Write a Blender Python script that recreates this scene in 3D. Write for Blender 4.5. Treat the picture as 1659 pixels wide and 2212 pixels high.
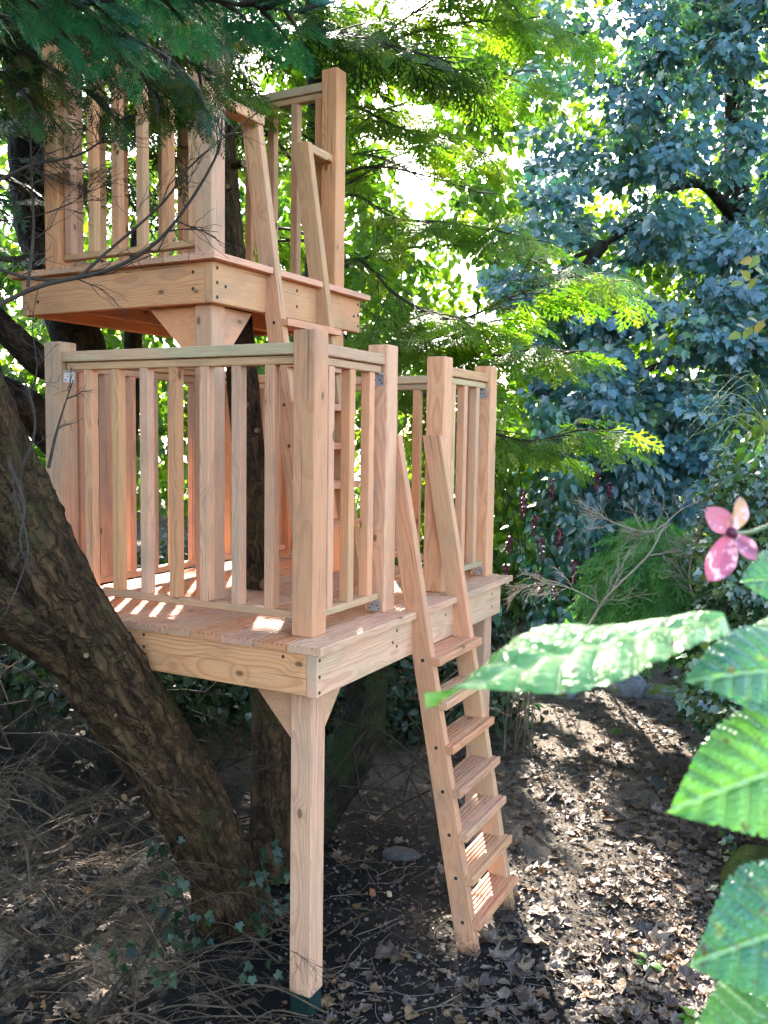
import bpy, math, random
import numpy as np
from mathutils import Matrix, Vector

random.seed(7)
rng = np.random.default_rng(11)
scene = bpy.context.scene
for o in list(bpy.data.objects):
    bpy.data.objects.remove(o, do_unlink=True)
R = math.radians
COL = scene.collection

# ------------------------------------------------------------------ camera
CAM = np.array([-2.9268, -1.8267, 0.7817]); YAW, PITCH, ROLL = 0.4804, -0.0836, 0.0148
FPX = 2947.2 * 1659 / 2500            # focal length in pixels of a 1659 x 2212 picture
_f = np.array([math.cos(YAW)*math.cos(PITCH), math.sin(YAW)*math.cos(PITCH), math.sin(PITCH)])
_r = np.array([math.sin(YAW), -math.cos(YAW), 0.0]); _u = np.cross(_r, _f)
RIGHT = math.cos(ROLL)*_r + math.sin(ROLL)*_u
UP = -math.sin(ROLL)*_r + math.cos(ROLL)*_u
FWD = _f
cam_data = bpy.data.cameras.new('camera')
cam = bpy.data.objects.new('camera', cam_data); COL.objects.link(cam)
M = Matrix.Identity(4)
for i in range(3):
    M[i][0], M[i][1], M[i][2], M[i][3] = RIGHT[i], UP[i], -FWD[i], CAM[i]
cam.matrix_world = M
cam_data.sensor_fit = 'HORIZONTAL'; cam_data.sensor_width = 36.0
cam_data.lens = 36.0 * 2947.2 / 2500
cam_data.clip_start = 0.05; cam_data.clip_end = 500
cam_data.dof.use_dof = True; cam_data.dof.focus_distance = 4.0; cam_data.dof.aperture_fstop = 18.0
scene.camera = cam

# ------------------------------------------------------------------ light
SUN_AZ = np.array([0.84, 0.54]); SUN_EL = R(34)
world = bpy.data.worlds.new('World'); scene.world = world; world.use_nodes = True
nt = world.node_tree; nt.nodes.clear()
wo = nt.nodes.new('ShaderNodeOutputWorld'); bg = nt.nodes.new('ShaderNodeBackground')
sky = nt.nodes.new('ShaderNodeTexSky'); sky.sky_type = 'NISHITA'; sky.sun_disc = False
sky.sun_elevation = SUN_EL; sky.sun_rotation = math.atan2(SUN_AZ[0], SUN_AZ[1])
sky.air_density = 1.0; sky.dust_density = 1.6; sky.ozone_density = 1.0
bg.inputs['Strength'].default_value = 0.15
nt.links.new(sky.outputs['Color'], bg.inputs['Color']); nt.links.new(bg.outputs['Background'], wo.inputs['Surface'])
sd = bpy.data.lights.new('sun', 'SUN'); sd.energy = 3.8; sd.angle = R(0.53); sd.color = (1.0, 0.93, 0.82)
sun = bpy.data.objects.new('sun', sd); COL.objects.link(sun)
sdir = Vector((SUN_AZ[0]*math.cos(SUN_EL), SUN_AZ[1]*math.cos(SUN_EL), math.sin(SUN_EL))).normalized()
sun.rotation_euler = sdir.to_track_quat('Z', 'Y').to_euler(); sun.location = (6, 4, 9)
scene.view_settings.view_transform = 'Standard'; scene.view_settings.look = 'None'
scene.view_settings.gamma = 1.0; scene.view_settings.use_curve_mapping = False
scene.view_settings.exposure = 3.1
scene.render.engine = 'CYCLES'
scene.cycles.use_adaptive_sampling = True; scene.cycles.adaptive_threshold = 0.05
scene.cycles.max_bounces = 6; scene.cycles.diffuse_bounces = 4; scene.cycles.glossy_bounces = 2
scene.cycles.transmission_bounces = 4; scene.cycles.transparent_max_bounces = 8
scene.cycles.use_denoising = True; scene.cycles.sample_clamp_indirect = 6.0
scene.cycles.caustics_reflective = False; scene.cycles.caustics_refractive = False

def P(px, py, depth):
    """world point seen at picture position (1659 x 2212 scale) at a given distance"""
    return CAM + depth*(FWD + RIGHT*(px-829.5)/FPX + UP*(1106-py)/FPX)
def G(px, py, z):
    d = FWD + RIGHT*(px-829.5)/FPX + UP*(1106-py)/FPX
    return CAM + d*(z-CAM[2])/d[2]

# ------------------------------------------------------------------ helpers
def tag(o, label=None, cat=None, group=None, kind=None):
    if label: o['label'] = label
    if cat: o['category'] = cat
    if group: o['group'] = group
    if kind: o['kind'] = kind
    return o
def empty(name, loc=(0, 0, 0), rz=0.0):
    o = bpy.data.objects.new(name, None); COL.objects.link(o)
    o.location = loc; o.rotation_euler = (0, 0, rz); o.empty_display_size = 0.1
    return o
def mesh_np(name, V, faces, smooth=False, attrs=None, vattr=None):
    """faces: list of (n,k) int arrays"""
    me = bpy.data.meshes.new(name)
    V = np.asarray(V, np.float32)
    me.vertices.add(len(V)); me.vertices.foreach_set('co', V.ravel())
    loops = np.concatenate([np.asarray(f, np.int32).ravel() for f in faces])
    tot = np.concatenate([np.full(len(f), np.asarray(f).shape[1], np.int32) for f in faces])
    st = np.concatenate([[0], np.cumsum(tot)[:-1]]).astype(np.int32)
    me.loops.add(len(loops)); me.loops.foreach_set('vertex_index', loops)
    me.polygons.add(len(tot)); me.polygons.foreach_set('loop_start', st); me.polygons.foreach_set('loop_total', tot)
    me.polygons.foreach_set('use_smooth', np.full(len(tot), bool(smooth)))
    for k, a in (attrs or {}).items():
        at = me.attributes.new(k, 'FLOAT', 'POINT'); at.data.foreach_set('value', np.asarray(a, np.float32))
    if vattr is not None:
        at = me.attributes.new('uvw', 'FLOAT_VECTOR', 'POINT'); at.data.foreach_set('vector', np.asarray(vattr, np.float32).ravel())
    me.update(calc_edges=True)
    return me
def put(name, me, mat, parent=None, mw=None, kind=None):
    o = bpy.data.objects.new(name, me); COL.objects.link(o)
    if mat is not None and len(me.materials) == 0: me.materials.append(mat)
    if parent is not None: o.parent = parent
    if mw is not None: o.matrix_local = mw
    if kind: o['kind'] = kind
    return o

# value noise on numpy points
_H = np.random.default_rng(3).random(4096)
def _hash(i, j, k):
    return _H[(i*73856093 ^ j*19349663 ^ k*83492791) & 4095]
def vnoise(p):
    p = np.asarray(p, float); i = np.floor(p).astype(np.int64); f = p-i; f = f*f*(3-2*f)
    r = 0
    for a in (0, 1):
        for b in (0, 1):
            for c in (0, 1):
                w = (f[..., 0] if a else 1-f[..., 0])*(f[..., 1] if b else 1-f[..., 1])*(f[..., 2] if c else 1-f[..., 2])
                r = r + w*_hash(i[..., 0]+a, i[..., 1]+b, i[..., 2]+c)
    return r*2-1
def fbm(p, o=4):
    p = np.asarray(p, float); s = 0; a = 1.0
    for k in range(o):
        s = s + a*vnoise(p*2**k + 17.3*k); a *= .5
    return s/(2-2**(1-o))

# ------------------------------------------------------------------ materials
class NB:
    """small node builder"""
    def __init__(s, name):
        s.m = bpy.data.materials.new(name); s.m.use_nodes = True; s.t = s.m.node_tree; s.t.nodes.clear()
        s.out = s.n('ShaderNodeOutputMaterial')
    def n(s, ty, **kw):
        nd = s.t.nodes.new(ty)
        for k, v in kw.items(): setattr(nd, k, v)
        return nd
    def set(s, sock, v):
        if isinstance(v, bpy.types.NodeSocket): s.t.links.new(v, sock)
        else: sock.default_value = v
    def math(s, op, a, b=0.0, c=0.0, clamp=False):
        nd = s.n('ShaderNodeMath', operation=op, use_clamp=clamp)
        for k, v in zip((0, 1, 2), (a, b, c)): s.set(nd.inputs[k], v)
        return nd.outputs[0]
    def vmath(s, op, a, b=(0, 0, 0), scale=None):
        nd = s.n('ShaderNodeVectorMath', operation=op); s.set(nd.inputs[0], a); s.set(nd.inputs[1], b)
        if scale is not None: s.set(nd.inputs['Scale'], scale)
        return nd.outputs[0]
    def noise(s, vec, scale, detail=3, rough=.5, out='Fac', dist=0.0):
        nd = s.n('ShaderNodeTexNoise'); s.set(nd.inputs['Vector'], vec); s.set(nd.inputs['Scale'], scale)
        nd.inputs['Detail'].default_value = detail; nd.inputs['Roughness'].default_value = rough
        nd.inputs['Distortion'].default_value = dist
        return nd.outputs[out]
    def ramp(s, fac, stops, interp='LINEAR'):
        nd = s.n('ShaderNodeValToRGB'); nd.color_ramp.interpolation = interp
        el = nd.color_ramp.elements
        while len(el) < len(stops): el.new(.5)
        for e, (p, c) in zip(el, stops):
            e.position = p; e.color = (c, c, c, 1) if np.isscalar(c) else (*c, 1)
        s.set(nd.inputs['Fac'], fac); return nd.outputs['Color']
    def mix(s, f, a, b, bt='MIX'):
        nd = s.n('ShaderNodeMix', data_type='RGBA', blend_type=bt)
        s.set(nd.inputs[0], f)
        for k, v in ((6, a), (7, b)):
            s.set(nd.inputs[k], (*v, 1) if isinstance(v, tuple) and len(v) == 3 else v)
        return nd.outputs[2]
    def pbsdf(s, col, rough=.6, spec=.4, bump=None, bstr=.3, bdist=.01):
        b = s.n('ShaderNodeBsdfPrincipled')
        s.set(b.inputs['Base Color'], (*col, 1) if isinstance(col, tuple) else col)
        s.set(b.inputs['Roughness'], rough); s.set(b.inputs['Specular IOR Level'], spec)
        if bump is not None:
            bn = s.n('ShaderNodeBump'); bn.inputs['Strength'].default_value = bstr; bn.inputs['Distance'].default_value = bdist
            s.set(bn.inputs['Height'], bump); s.t.links.new(bn.outputs[0], b.inputs['Normal'])
        return b
    def end(s, sh):
        s.t.links.new(sh.outputs[0] if not isinstance(sh, bpy.types.NodeSocket) else sh, s.out.inputs['Surface']); return s.m

def wood_mat(name, early, late, green=0.25, period=0.0085):
    b = NB(name)
    co = b.n('ShaderNodeTexCoord').outputs['Object']; rnd = b.n('ShaderNodeObjectInfo').outputs['Random']
    def rr(k): return b.math('FRACT', b.math('MULTIPLY', rnd, k))
    sep = b.n('ShaderNodeSeparateXYZ'); b.set(sep.inputs[0], co)
    off = b.n('ShaderNodeCombineXYZ'); b.set(off.inputs[0], b.math('MULTIPLY', rr(91.7), 40)); b.set(off.inputs[1], b.math('MULTIPLY', rr(37.1), 30)); b.set(off.inputs[2], b.math('MULTIPLY', rr(17.9), 20))
    # knots
    kv = b.vmath('ADD', b.vmath('MULTIPLY', co, (4.2, 7.5, 7.5)), off.outputs[0])
    vo = b.n('ShaderNodeTexVoronoi', feature='F1'); b.set(vo.inputs['Vector'], kv); vo.inputs['Scale'].default_value = 1.0
    kd = vo.outputs['Distance']
    knot = b.ramp(kd, [(0.0, 1.0), (0.075, 1.0), (0.105, 0.0), (1.0, 0.0)])
    halo = b.ramp(kd, [(0.0, 1.0), (0.11, .8), (0.27, 0.0), (1.0, 0.0)])
    # rings round an off-centre pith
    nv = b.vmath('ADD', b.vmath('MULTIPLY', co, (1.1, 6.0, 6.0)), off.outputs[0])
    w1 = b.noise(nv, 1.0, 2)
    nv2 = b.vmath('ADD', b.vmath('MULTIPLY', co, (2.5, 1.0, 1.0)), off.outputs[0])
    w2 = b.noise(nv2, 1.0, 1)
    y = b.math('ADD', sep.outputs[1], b.math('MULTIPLY', b.math('SUBTRACT', rr(7.31), .5), .22))
    z = b.math('ADD', sep.outputs[2], b.math('MULTIPLY', b.math('SUBTRACT', rr(13.77), .5), .22))
    y = b.math('ADD', y, b.math('MULTIPLY', b.math('SUBTRACT', w2, .5), .06))
    rad = b.math('SQRT', b.math('ADD', b.math('MULTIPLY', y, y), b.math('MULTIPLY', z, z)))
    rad = b.math('ADD', rad, b.math('MULTIPLY', b.math('SUBTRACT', w1, .5), .018))
    rad = b.math('ADD', rad, b.math('MULTIPLY', halo, .012))
    ring = b.math('FRACT', b.math('DIVIDE', rad, period))
    lw = b.ramp(ring, [(0.0, .15), (.45, .2), (.85, 1.0), (.97, .9), (1.0, .15)])
    fine = b.noise(b.vmath('MULTIPLY', co, (6, 220, 220)), 1.0, 2)
    big = b.noise(b.vmath('ADD', b.vmath('MULTIPLY', co, (1.5, 5, 5)), off.outputs[0]), 1.0, 2)
    col = b.mix(b.math('MULTIPLY', lw, .62), early, late)
    # board to board differences: pink heartwood, yellow sapwood, greenish preservative
    col = b.mix(b.math('MULTIPLY', rr(5.13), .55), col, (.73, .34, .20))
    sap = b.ramp(b.math('ADD', b.math('MULTIPLY', b.math('SUBTRACT', big, .5), 1.6), rr(3.7)), [(0, 0.0), (.55, 0.0), (.75, 1.0), (1, 1.0)])
    col = b.mix(b.math('MULTIPLY', sap, green*1.6), col, (.50, .38, .205))
    col = b.mix(1.0, col, b.ramp(fine, [(0.3, .84), (.7, 1.08)]), 'MULTIPLY')
    col = b.mix(b.math('MULTIPLY', halo, .28), col, (.36, .18, .085))
    col = b.mix(b.math('MULTIPLY', knot, .8), col, (.12, .055, .028))
    grime = b.noise(b.vmath('ADD', b.vmath('MULTIPLY', co, (4, 9, 9)), off.outputs[0]), 1.3, 4, .6)
    col = b.mix(b.ramp(grime, [(.5, 0.0), (.78, .38)]), col, (.24, .16, .10))
    chk = b.noise(b.vmath('ADD', b.vmath('MULTIPLY', co, (1.3, 95, 95)), off.outputs[0]), 1.0, 1)
    col = b.mix(b.ramp(chk, [(.715, 0.0), (.735, .75), (.80, .75)]), col, (.13, .07, .04))
    stain = b.noise(b.vmath('ADD', b.vmath('MULTIPLY', co, (2.2, 3.5, 3.5)), off.outputs[0]), 1.0, 4, .65)
    col = b.mix(b.ramp(stain, [(.52, 0.0), (.70, .40)]), col, (.30, .23, .165))
    tone = b.math('ADD', .84, b.math('MULTIPLY', rr(23.9), .27))
    vs = b.n('ShaderNodeHueSaturation'); b.set(vs.inputs['Color'], col); b.set(vs.inputs['Value'], tone); b.set(vs.inputs['Saturation'], b.math('ADD', .96, b.math('MULTIPLY', rr(41.3), .18))); col = vs.outputs[0]
    # splashes of mud on the feet that stand in the soil
    wp = b.n('ShaderNodeSeparateXYZ'); b.set(wp.inputs[0], b.n('ShaderNodeNewGeometry').outputs['Position'])
    mud = b.math('SUBTRACT', b.math('MULTIPLY', b.math('ADD', wp.outputs[2], 1.28), -3.6), b.math('MULTIPLY', b.noise(co, 38, 4, .7), 1.15))
    col = b.mix(b.ramp(mud, [(.0, 0.0), (.3, .75)]), col, (.05, .036, .026))
    h = b.math('ADD', b.math('MULTIPLY', lw, -.5), b.math('MULTIPLY', fine, .6))
    return b.end(b.pbsdf(col, .62, .3, h, .3, .002))

def leaf_mat(name, cols, trans=.35, rough=.42, spec=.5, tcol=None, spots=None):
    """cols: list of colours picked by the per-leaf number 'rnd'"""
    b = NB(name)
    at = b.n('ShaderNodeAttribute', attribute_name='rnd').outputs['Fac']
    n = len(cols)
    col = b.ramp(at, [((i+.5)/n, c) for i, c in enumerate(cols)])
    geo = b.n('ShaderNodeNewGeometry')
    if spots:
        nz = b.noise(b.n('ShaderNodeTexCoord').outputs['Object'], spots[0], 3, .6)
        col = b.mix(b.ramp(nz, [(spots[1], 0.0), (spots[1]+.08, 1.0)]), col, spots[2])
    pb = b.pbsdf(col, rough, spec)
    tr = b.n('ShaderNodeBsdfTranslucent')
    tc = b.mix(1.0, col, tcol or (1.6, 1.9, .55), 'MULTIPLY'); b.set(tr.inputs['Color'], tc)
    ms = b.n('ShaderNodeMixShader'); ms.inputs[0].default_value = trans
    b.t.links.new(pb.outputs[0], ms.inputs[1]); b.t.links.new(tr.outputs[0], ms.inputs[2])
    return b.end(ms)

def bark_mat(name, dark, light, moss=None, scale=9.0, stretch=.22, mossamt=.5):
    b = NB(name)
    at = b.n('ShaderNodeAttribute', attribute_name='uvw', attribute_type='GEOMETRY').outputs['Vector']
    co = b.n('ShaderNodeTexCoord').outputs['Object']
    v = b.vmath('MULTIPLY', at, (1, 1, stretch))
    n1 = b.noise(v, scale*3.2, 5, .65, dist=.6)
    wv = b.vmath('ADD', v, b.vmath('SCALE', b.noise(at, scale*.9, 3, out='Color'), scale=.10))
    r1 = b.math('ABSOLUTE', b.math('SUBTRACT', b.noise(wv, scale*1.5, 3, .55), .5))
    r2 = b.math('ABSOLUTE', b.math('SUBTRACT', b.noise(b.vmath('MULTIPLY', wv, (1, 1, 3.0)), scale*2.3, 2, .5), .5))
    crack = b.math('MULTIPLY', b.ramp(r1, [(0.0, 0.0), (.035, .5), (.10, 1.0)]), b.ramp(r2, [(0.0, .35), (.05, 1.0)]))
    h = b.math('ADD', b.math('MULTIPLY', crack, .9), b.math('MULTIPLY', n1, .8))
    col = b.mix(b.ramp(n1, [(.3, 0.0), (.7, 1.0)]), dark, light)
    col = b.mix(1.0, col, b.ramp(crack, [(0, .28), (1, 1.0)]), 'MULTIPLY')
    if moss:
        mz = b.noise(co, 4.5, 4, .65)
        nz = b.n('ShaderNodeSeparateXYZ'); b.set(nz.inputs[0], b.n('ShaderNodeNewGeometry').outputs['Normal'])
        mf = b.ramp(b.math('ADD', mz, b.math('MULTIPLY', nz.outputs[2], .12)), [(.62-.2*mossamt, 0.0), (.78-.2*mossamt, 1.0)])
        col = b.mix(b.math('MULTIPLY', mf, .75), col, moss)
    return b.end(b.pbsdf(col, .85, .15, h, .9, .012))

def plain_mat(name, col, rough=.6, spec=.4, metal=0.0, var=.25, scale=30):
    b = NB(name); co = b.n('ShaderNodeTexCoord').outputs['Object']
    nz = b.noise(co, scale, 4, .6)
    c = b.mix(1.0, (*col, 1), b.ramp(nz, [(.25, 1-var), (.75, 1+var)]), 'MULTIPLY')
    p = b.pbsdf(c, rough, spec, nz, .25, .004); p.inputs['Metallic'].default_value = metal
    return b.end(p)

MAT = {}
MAT['wood'] = wood_mat('fir_timber', (.72, .39, .22), (.50, .205, .105), .2)
MAT['deckwood'] = wood_mat('decking_timber', (.69, .345, .20), (.44, .165, .082), .16)
MAT['railwood'] = wood_mat('rail_timber', (.62, .40, .225), (.46, .25, .125), .5)
MAT['metal'] = plain_mat('galvanised_steel', (.55, .56, .58), .38, .5, .9, .12)
MAT['screw'] = plain_mat('dark_screw', (.035, .028, .022), .5, .4, .3, .2, 300)
MAT['sleeve'] = plain_mat('green_painted_steel', (.006, .022, .018), .55, .4, 0.0, .5, 60)
# ------------------------------------------------------------------ timber structure
def frame_matrix(a, b, up=(0, 0, 1)):
    a, b = Vector(a), Vector(b); x = (b-a).normalized(); u = Vector(up)
    if abs(x.dot(u.normalized())) > .98: u = Vector((0, 1, 0))
    y = u.cross(x).normalized(); z = x.cross(y)
    m = Matrix.Identity(4)
    for i in range(3): m[i][0], m[i][1], m[i][2], m[i][3] = x[i], y[i], z[i], a[i]
    return m
_bcache = {}
def beam_mesh(L, w, h, ch, name):
    key = (round(L, 4), round(w, 4), round(h, 4), ch)
    if key in _bcache: return _bcache[key]
    def ring(x, i):
        a, c = w/2-i, h/2-i; d = ch
        return [(x, -a+d, -c), (x, a-d, -c), (x, a, -c+d), (x, a, c-d), (x, a-d, c), (x, -a+d, c), (x, -a, c-d), (x, -a, -c+d)]
    V = ring(0, ch*.7)+ring(ch*.7, 0)+ring(L-ch*.7, 0)+ring(L, ch*.7)
    F = []
    for k in range(3):
        for i in range(8):
            j = (i+1) % 8; F.append((k*8+i, k*8+j, (k+1)*8+j, (k+1)*8+i))
    q = np.array(F)[:, ::-1]
    me = mesh_np(name, V, [q, np.array([list(range(8))]), np.array([list(range(31, 23, -1))])])
    _bcache[key] = me
    return me
def beam(name, parent, a, b, w, h, mat='wood', up=(0, 0, 1), ch=.004):
    m = frame_matrix(a, b, up); L = (Vector(b)-Vector(a)).length
    return put(name, beam_mesh(L, w, h, ch, name), MAT[mat], parent, m)
def bx(name, parent, x0, x1, y0, y1, z0, z1, mat='wood', axis=None, ch=.004):
    d = (x1-x0, y1-y0, z1-z0); ax = axis if axis is not None else int(np.argmax(d))
    c = [(x0+x1)/2, (y0+y1)/2, (z0+z1)/2]; a = list(c); b = list(c)
    a[ax], b[ax] = (x0, y0, z0)[ax], (x1, y1, z1)[ax]
    if ax == 0: w, h, up = d[1], d[2], (0, 0, 1)
    elif ax == 1: w, h, up = d[0], d[2], (0, 0, 1)
    else: w, h, up = d[0], d[1], (0, 1, 0)
    return beam(name, parent, a, b, w, h, mat, up, ch)
def grooved(segs, th, pitch=.0207, depth=.010):
    """decking board along X; segs: list of (x0, x1, y0, y1)"""
    V = []; F = []; ends = []
    for (x0, x1, y0, y1) in segs:
        prof = [(y0, -th), (y0, -.004), (y0+.003, 0)]
        k = 0; n = max(1, int((y1-y0-.012)/pitch)); m = (y1-y0-n*pitch)/2
        for k in range(n):
            s = y0+m+k*pitch
            prof += [(s+.005, 0), (s+.0062, -depth), (s+.0152, -depth), (s+.0164, 0)]
        prof += [(y1-.003, 0), (y1, -.004), (y1, -th)]
        b = len(V); c = len(prof)
        V += [(x0, y, z) for y, z in prof]+[(x1, y, z) for y, z in prof]
        for i in range(c):
            j = (i+1) % c; F.append((b+i, b+j, b+c+j, b+c+i))
        ends.append([b+i for i in range(c)][::-1]); ends.append([b+c+i for i in range(c)])
    fs = [np.array(F)]
    for e in ends: fs.append(np.array([e]))
    return mesh_np('deck_board', V, fs)
_sc = None
def screw(parent, loc, normal, r=.0075):
    global _sc
    if _sc is None:
        n = 10; V = [(0, 0, .0005)]+[(math.cos(2*math.pi*i/n), math.sin(2*math.pi*i/n), .0012) for i in range(n)]+[(math.cos(2*math.pi*i/n)*1.12, math.sin(2*math.pi*i/n)*1.12, -.004) for i in range(n)]
        F = [(0, 1+i, 1+(i+1) % n) for i in range(n)]; Q = [(1+i, 11+i, 11+(i+1) % n, 1+(i+1) % n) for i in range(n)]
        _sc = mesh_np('screw', V, [np.array(F), np.array(Q)])
    q = Vector(normal).to_track_quat('Z', 'Y').to_matrix().to_4x4()
    return put('screw', _sc, MAT['screw'], parent, Matrix.Translation(loc) @ q @ Matrix.Diagonal((r, r, 1, 1)))
def prism(name, parent, pts, a, b, axis, mat='wood'):
    """polygon pts (2D) extruded between a and b along axis (0 = x, 1 = y)"""
    n = len(pts)
    def v(p, t): return (t, p[0], p[1]) if axis == 0 else (p[0], t, p[1])
    V = [v(p, a) for p in pts]+[v(p, b) for p in pts]
    F = [(i, (i+1) % n, n+(i+1) % n, n+i) for i in range(n)]
    me = mesh_np(name, V, [np.array(F), np.array([list(range(n))[::-1]]), np.array([list(range(n, 2*n))])])
    return put(name, me, MAT[mat], parent)
_br = None
def bracket(parent, m):
    """small galvanised angle: plate on the post plus a lug under the rail"""
    global _br
    if _br is None:
        V = []; F = []
        def box(x0, x1, y0, y1, z0, z1):
            b = len(V)
            V.extend([(x, y, z) for z in (z0, z1) for y in (y0, y1) for x in (x0, x1)])
            F.extend([(b, b+2, b+3, b+1), (b+4, b+5, b+7, b+6), (b, b+1, b+5, b+4), (b+2, b+6, b+7, b+3), (b, b+4, b+6, b+2), (b+1, b+3, b+7, b+5)])
        box(0, .0025, -.032, .032, -.03, .022); box(.0025, .035, -.025, .025, .0195, .022)
        _br = mesh_np('bracket', V, [np.array(F)])
    o = put('bracket', _br, MAT['metal'], parent, m)
    for y, z in ((-.022, -.02), (.022, -.02), (-.01, -.004), (.012, -.006)):
        screw(o, (.0025, y, z), (1, 0, 0), .0035)
    return o
def panel(parent, axis, fixed, a, b, zt, zb, starts=None, inward=1, pitch=.162, out=.012):
    """balustrade between two posts. axis: run direction; fixed: outer plane of the posts; inward: +1/-1"""
    def rg(o0, o1):
        u, v = fixed+inward*o0, fixed+inward*o1
        return (min(u, v), max(u, v))
    def rail(name, o0, o1, z0, z1, e0=0., e1=0., mat='railwood'):
        f0, f1 = rg(o0, o1)
        if axis == 0: return bx(name, parent, a+e0, b-e1, f0, f1, z0, z1, mat, 0)
        return bx(name, parent, f0, f1, a+e0, b-e1, z0, z1, mat, 1)
    rail('hand_rail', out, out+.074, zt-.046, zt)
    rail('upper_rail', .026, .074, zt-.082, zt-.049, .012, .012)
    rail('bottom_rail', .026, .074, zb-.030, zb, .008, .008)
    if starts is None:
        n = int((b-a-.06)/pitch); s0 = (b-a-(n*pitch+.046))/2
        starts = [a+s0+i*pitch for i in range(n+1)]
    f0, f1 = rg(.028, .072)
    for s in starts:
        if axis == 0: bx('baluster', parent, s, s+.046, f0, f1, zb, zt-.082, 'wood', 2, .003)
        else: bx('baluster', parent, f0, f1, s, s+.046, zb, zt-.082, 'wood', 2, .003)

# ---- lower platform
H = 1.179; S = .1; GZ = -1.55
low = empty('timber_platform', (0, 0, 0)); PITCHB = .154
tag(low, 'large lower timber platform with grooved decking, balustrades and square front leg', 'platform', 'tree house platforms')
LP = [(0, 0), (0, 1.33), (.595, 0), (1.207, 0), (1.841, 0), (1.841, 1.33)]
for (x, y) in LP:
    bx('post', low, x, x+S, y, y+S, .0, H, 'wood', 2, .005)
DX0, DX1, TD = -.1286, 1.965, .030
seamsY = [-.115+i*PITCHB for i in range(12)]
for i, y0 in enumerate(seamsY[:-1]):
    y1 = y0+PITCHB-.006; j = .004*math.sin(i*2.3)
    if i == 0:
        segs = [(DX0+j, .690, y0, y1), (.690, .745, -.040, y1), (.745, 1.157, y0, y1), (1.157, 1.212, -.040, y1), (1.212, DX1, y0, y1)]
    else: segs = [(DX0+j, DX1-.01+j, y0, y1)]
    put('deck_board', grooved(segs, TD), MAT['deckwood'], low)
FX, FY, HJ = .115, .09, .168; ZT, ZB = -TD-.001, -TD-HJ
FX1 = 1.835; FY1 = 1.53
jf = bx('joist', low, -FX, FX1, -FY, -FY+.045, ZB, ZT, 'wood', 0)
jl = bx('joist', low, -FX+.001, -FX+.046, -FY+.0465, FY1, ZB+.002, ZT, 'wood', 1)
bx('joist', low, FX1-.047, FX1-.002, -FY+.0465, FY1, ZB, ZT, 'wood', 1)
bx('joist', low, -FX+.047, FX1-.048, FY1-.045, FY1, ZB, ZT, 'wood', 0)
for y in (.33, .72, 1.12): bx('joist', low, -FX+.047, FX1-.048, y, y+.045, ZB+.002, ZT, 'wood', 0)
for (x, z) in ((-.095, -.055), (-.095, -.118), (-.095, -.178), (.545, -.06), (.505, -.105), (.545, -.13), (1.70, -.07), (1.70, -.14), (1.07, -.08)):
    screw(low, (x, -FY, z), (0, -1, 0), .007)
for (y, z) in ((.06, -.055), (.75, -.05), (.75, -.1), (1.2, -.06), (1.2, -.12)):
    screw(low, (-FX+.001, y, z), (-1, 0, 0), .007)
# legs and braces
leg = bx('leg', low, 0, S, 0, S, -1.4622, ZB-.001+.16, 'wood', 2, .005)
bx('leg_sleeve', low, .004, S-.004, .004, S-.004, GZ-.08, -1.463, 'sleeve', 2, .003)
for (x, y) in ((1.732, -.045+.002), (FX1-.205, 1.36)):
    bx('leg', low, x, x+S, y, y+S, GZ-.1, ZB+.12, 'wood', 2, .005)
prism('brace', low, [(S+.001, ZB), (S+.22, ZB), (S+.185, ZB), (S+.001, ZB-.205)][:2]+[(S+.001, ZB-.24)], .027, .073, 0)
prism('brace', low, [(S+.001, ZB), (S+.001, ZB-.24), (S+.22, ZB)], .027, .073, 1)
# balustrades
zt, zb = 1.135, .088
panel(low, 1, 0., S, 1.33, zt, zb, [.204, .366, .528, .690, .850, 1.012, 1.172])
panel(low, 0, 0., S, .595, zt, zb, [.150, .318, .486])
panel(low, 0, 0., 1.307, 1.841, zt, zb, [1.372, 1.534, 1.704])
panel(low, 1, 1.941, S, 1.33, zt, zb, None, -1)
panel(low, 0, 1.43, S, 1.841, zt, zb, None, -1)
def brk(x, y, z, dirx, diry, up=1):
    m = Matrix(((dirx, -diry, 0, x), (diry, dirx, 0, y), (0, 0, up, z), (0, 0, 0, 1))); return bracket(low, m)
brk(.05, 1.33, 1.135-.082-.022, 0, -1); brk(.595, .05, 1.135-.082-.022, -1, 0); brk(1.841, .05, 1.135-.082-.022, -1, 0)
brk(.595, .05, .036, -1, 0); brk(1.841, .05, .036, -1, 0); brk(S, .05, .036, 1, 0); brk(.05, S, .036, 0, 1)
brk(1.891, 1.33, .036, 0, -1)

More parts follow.
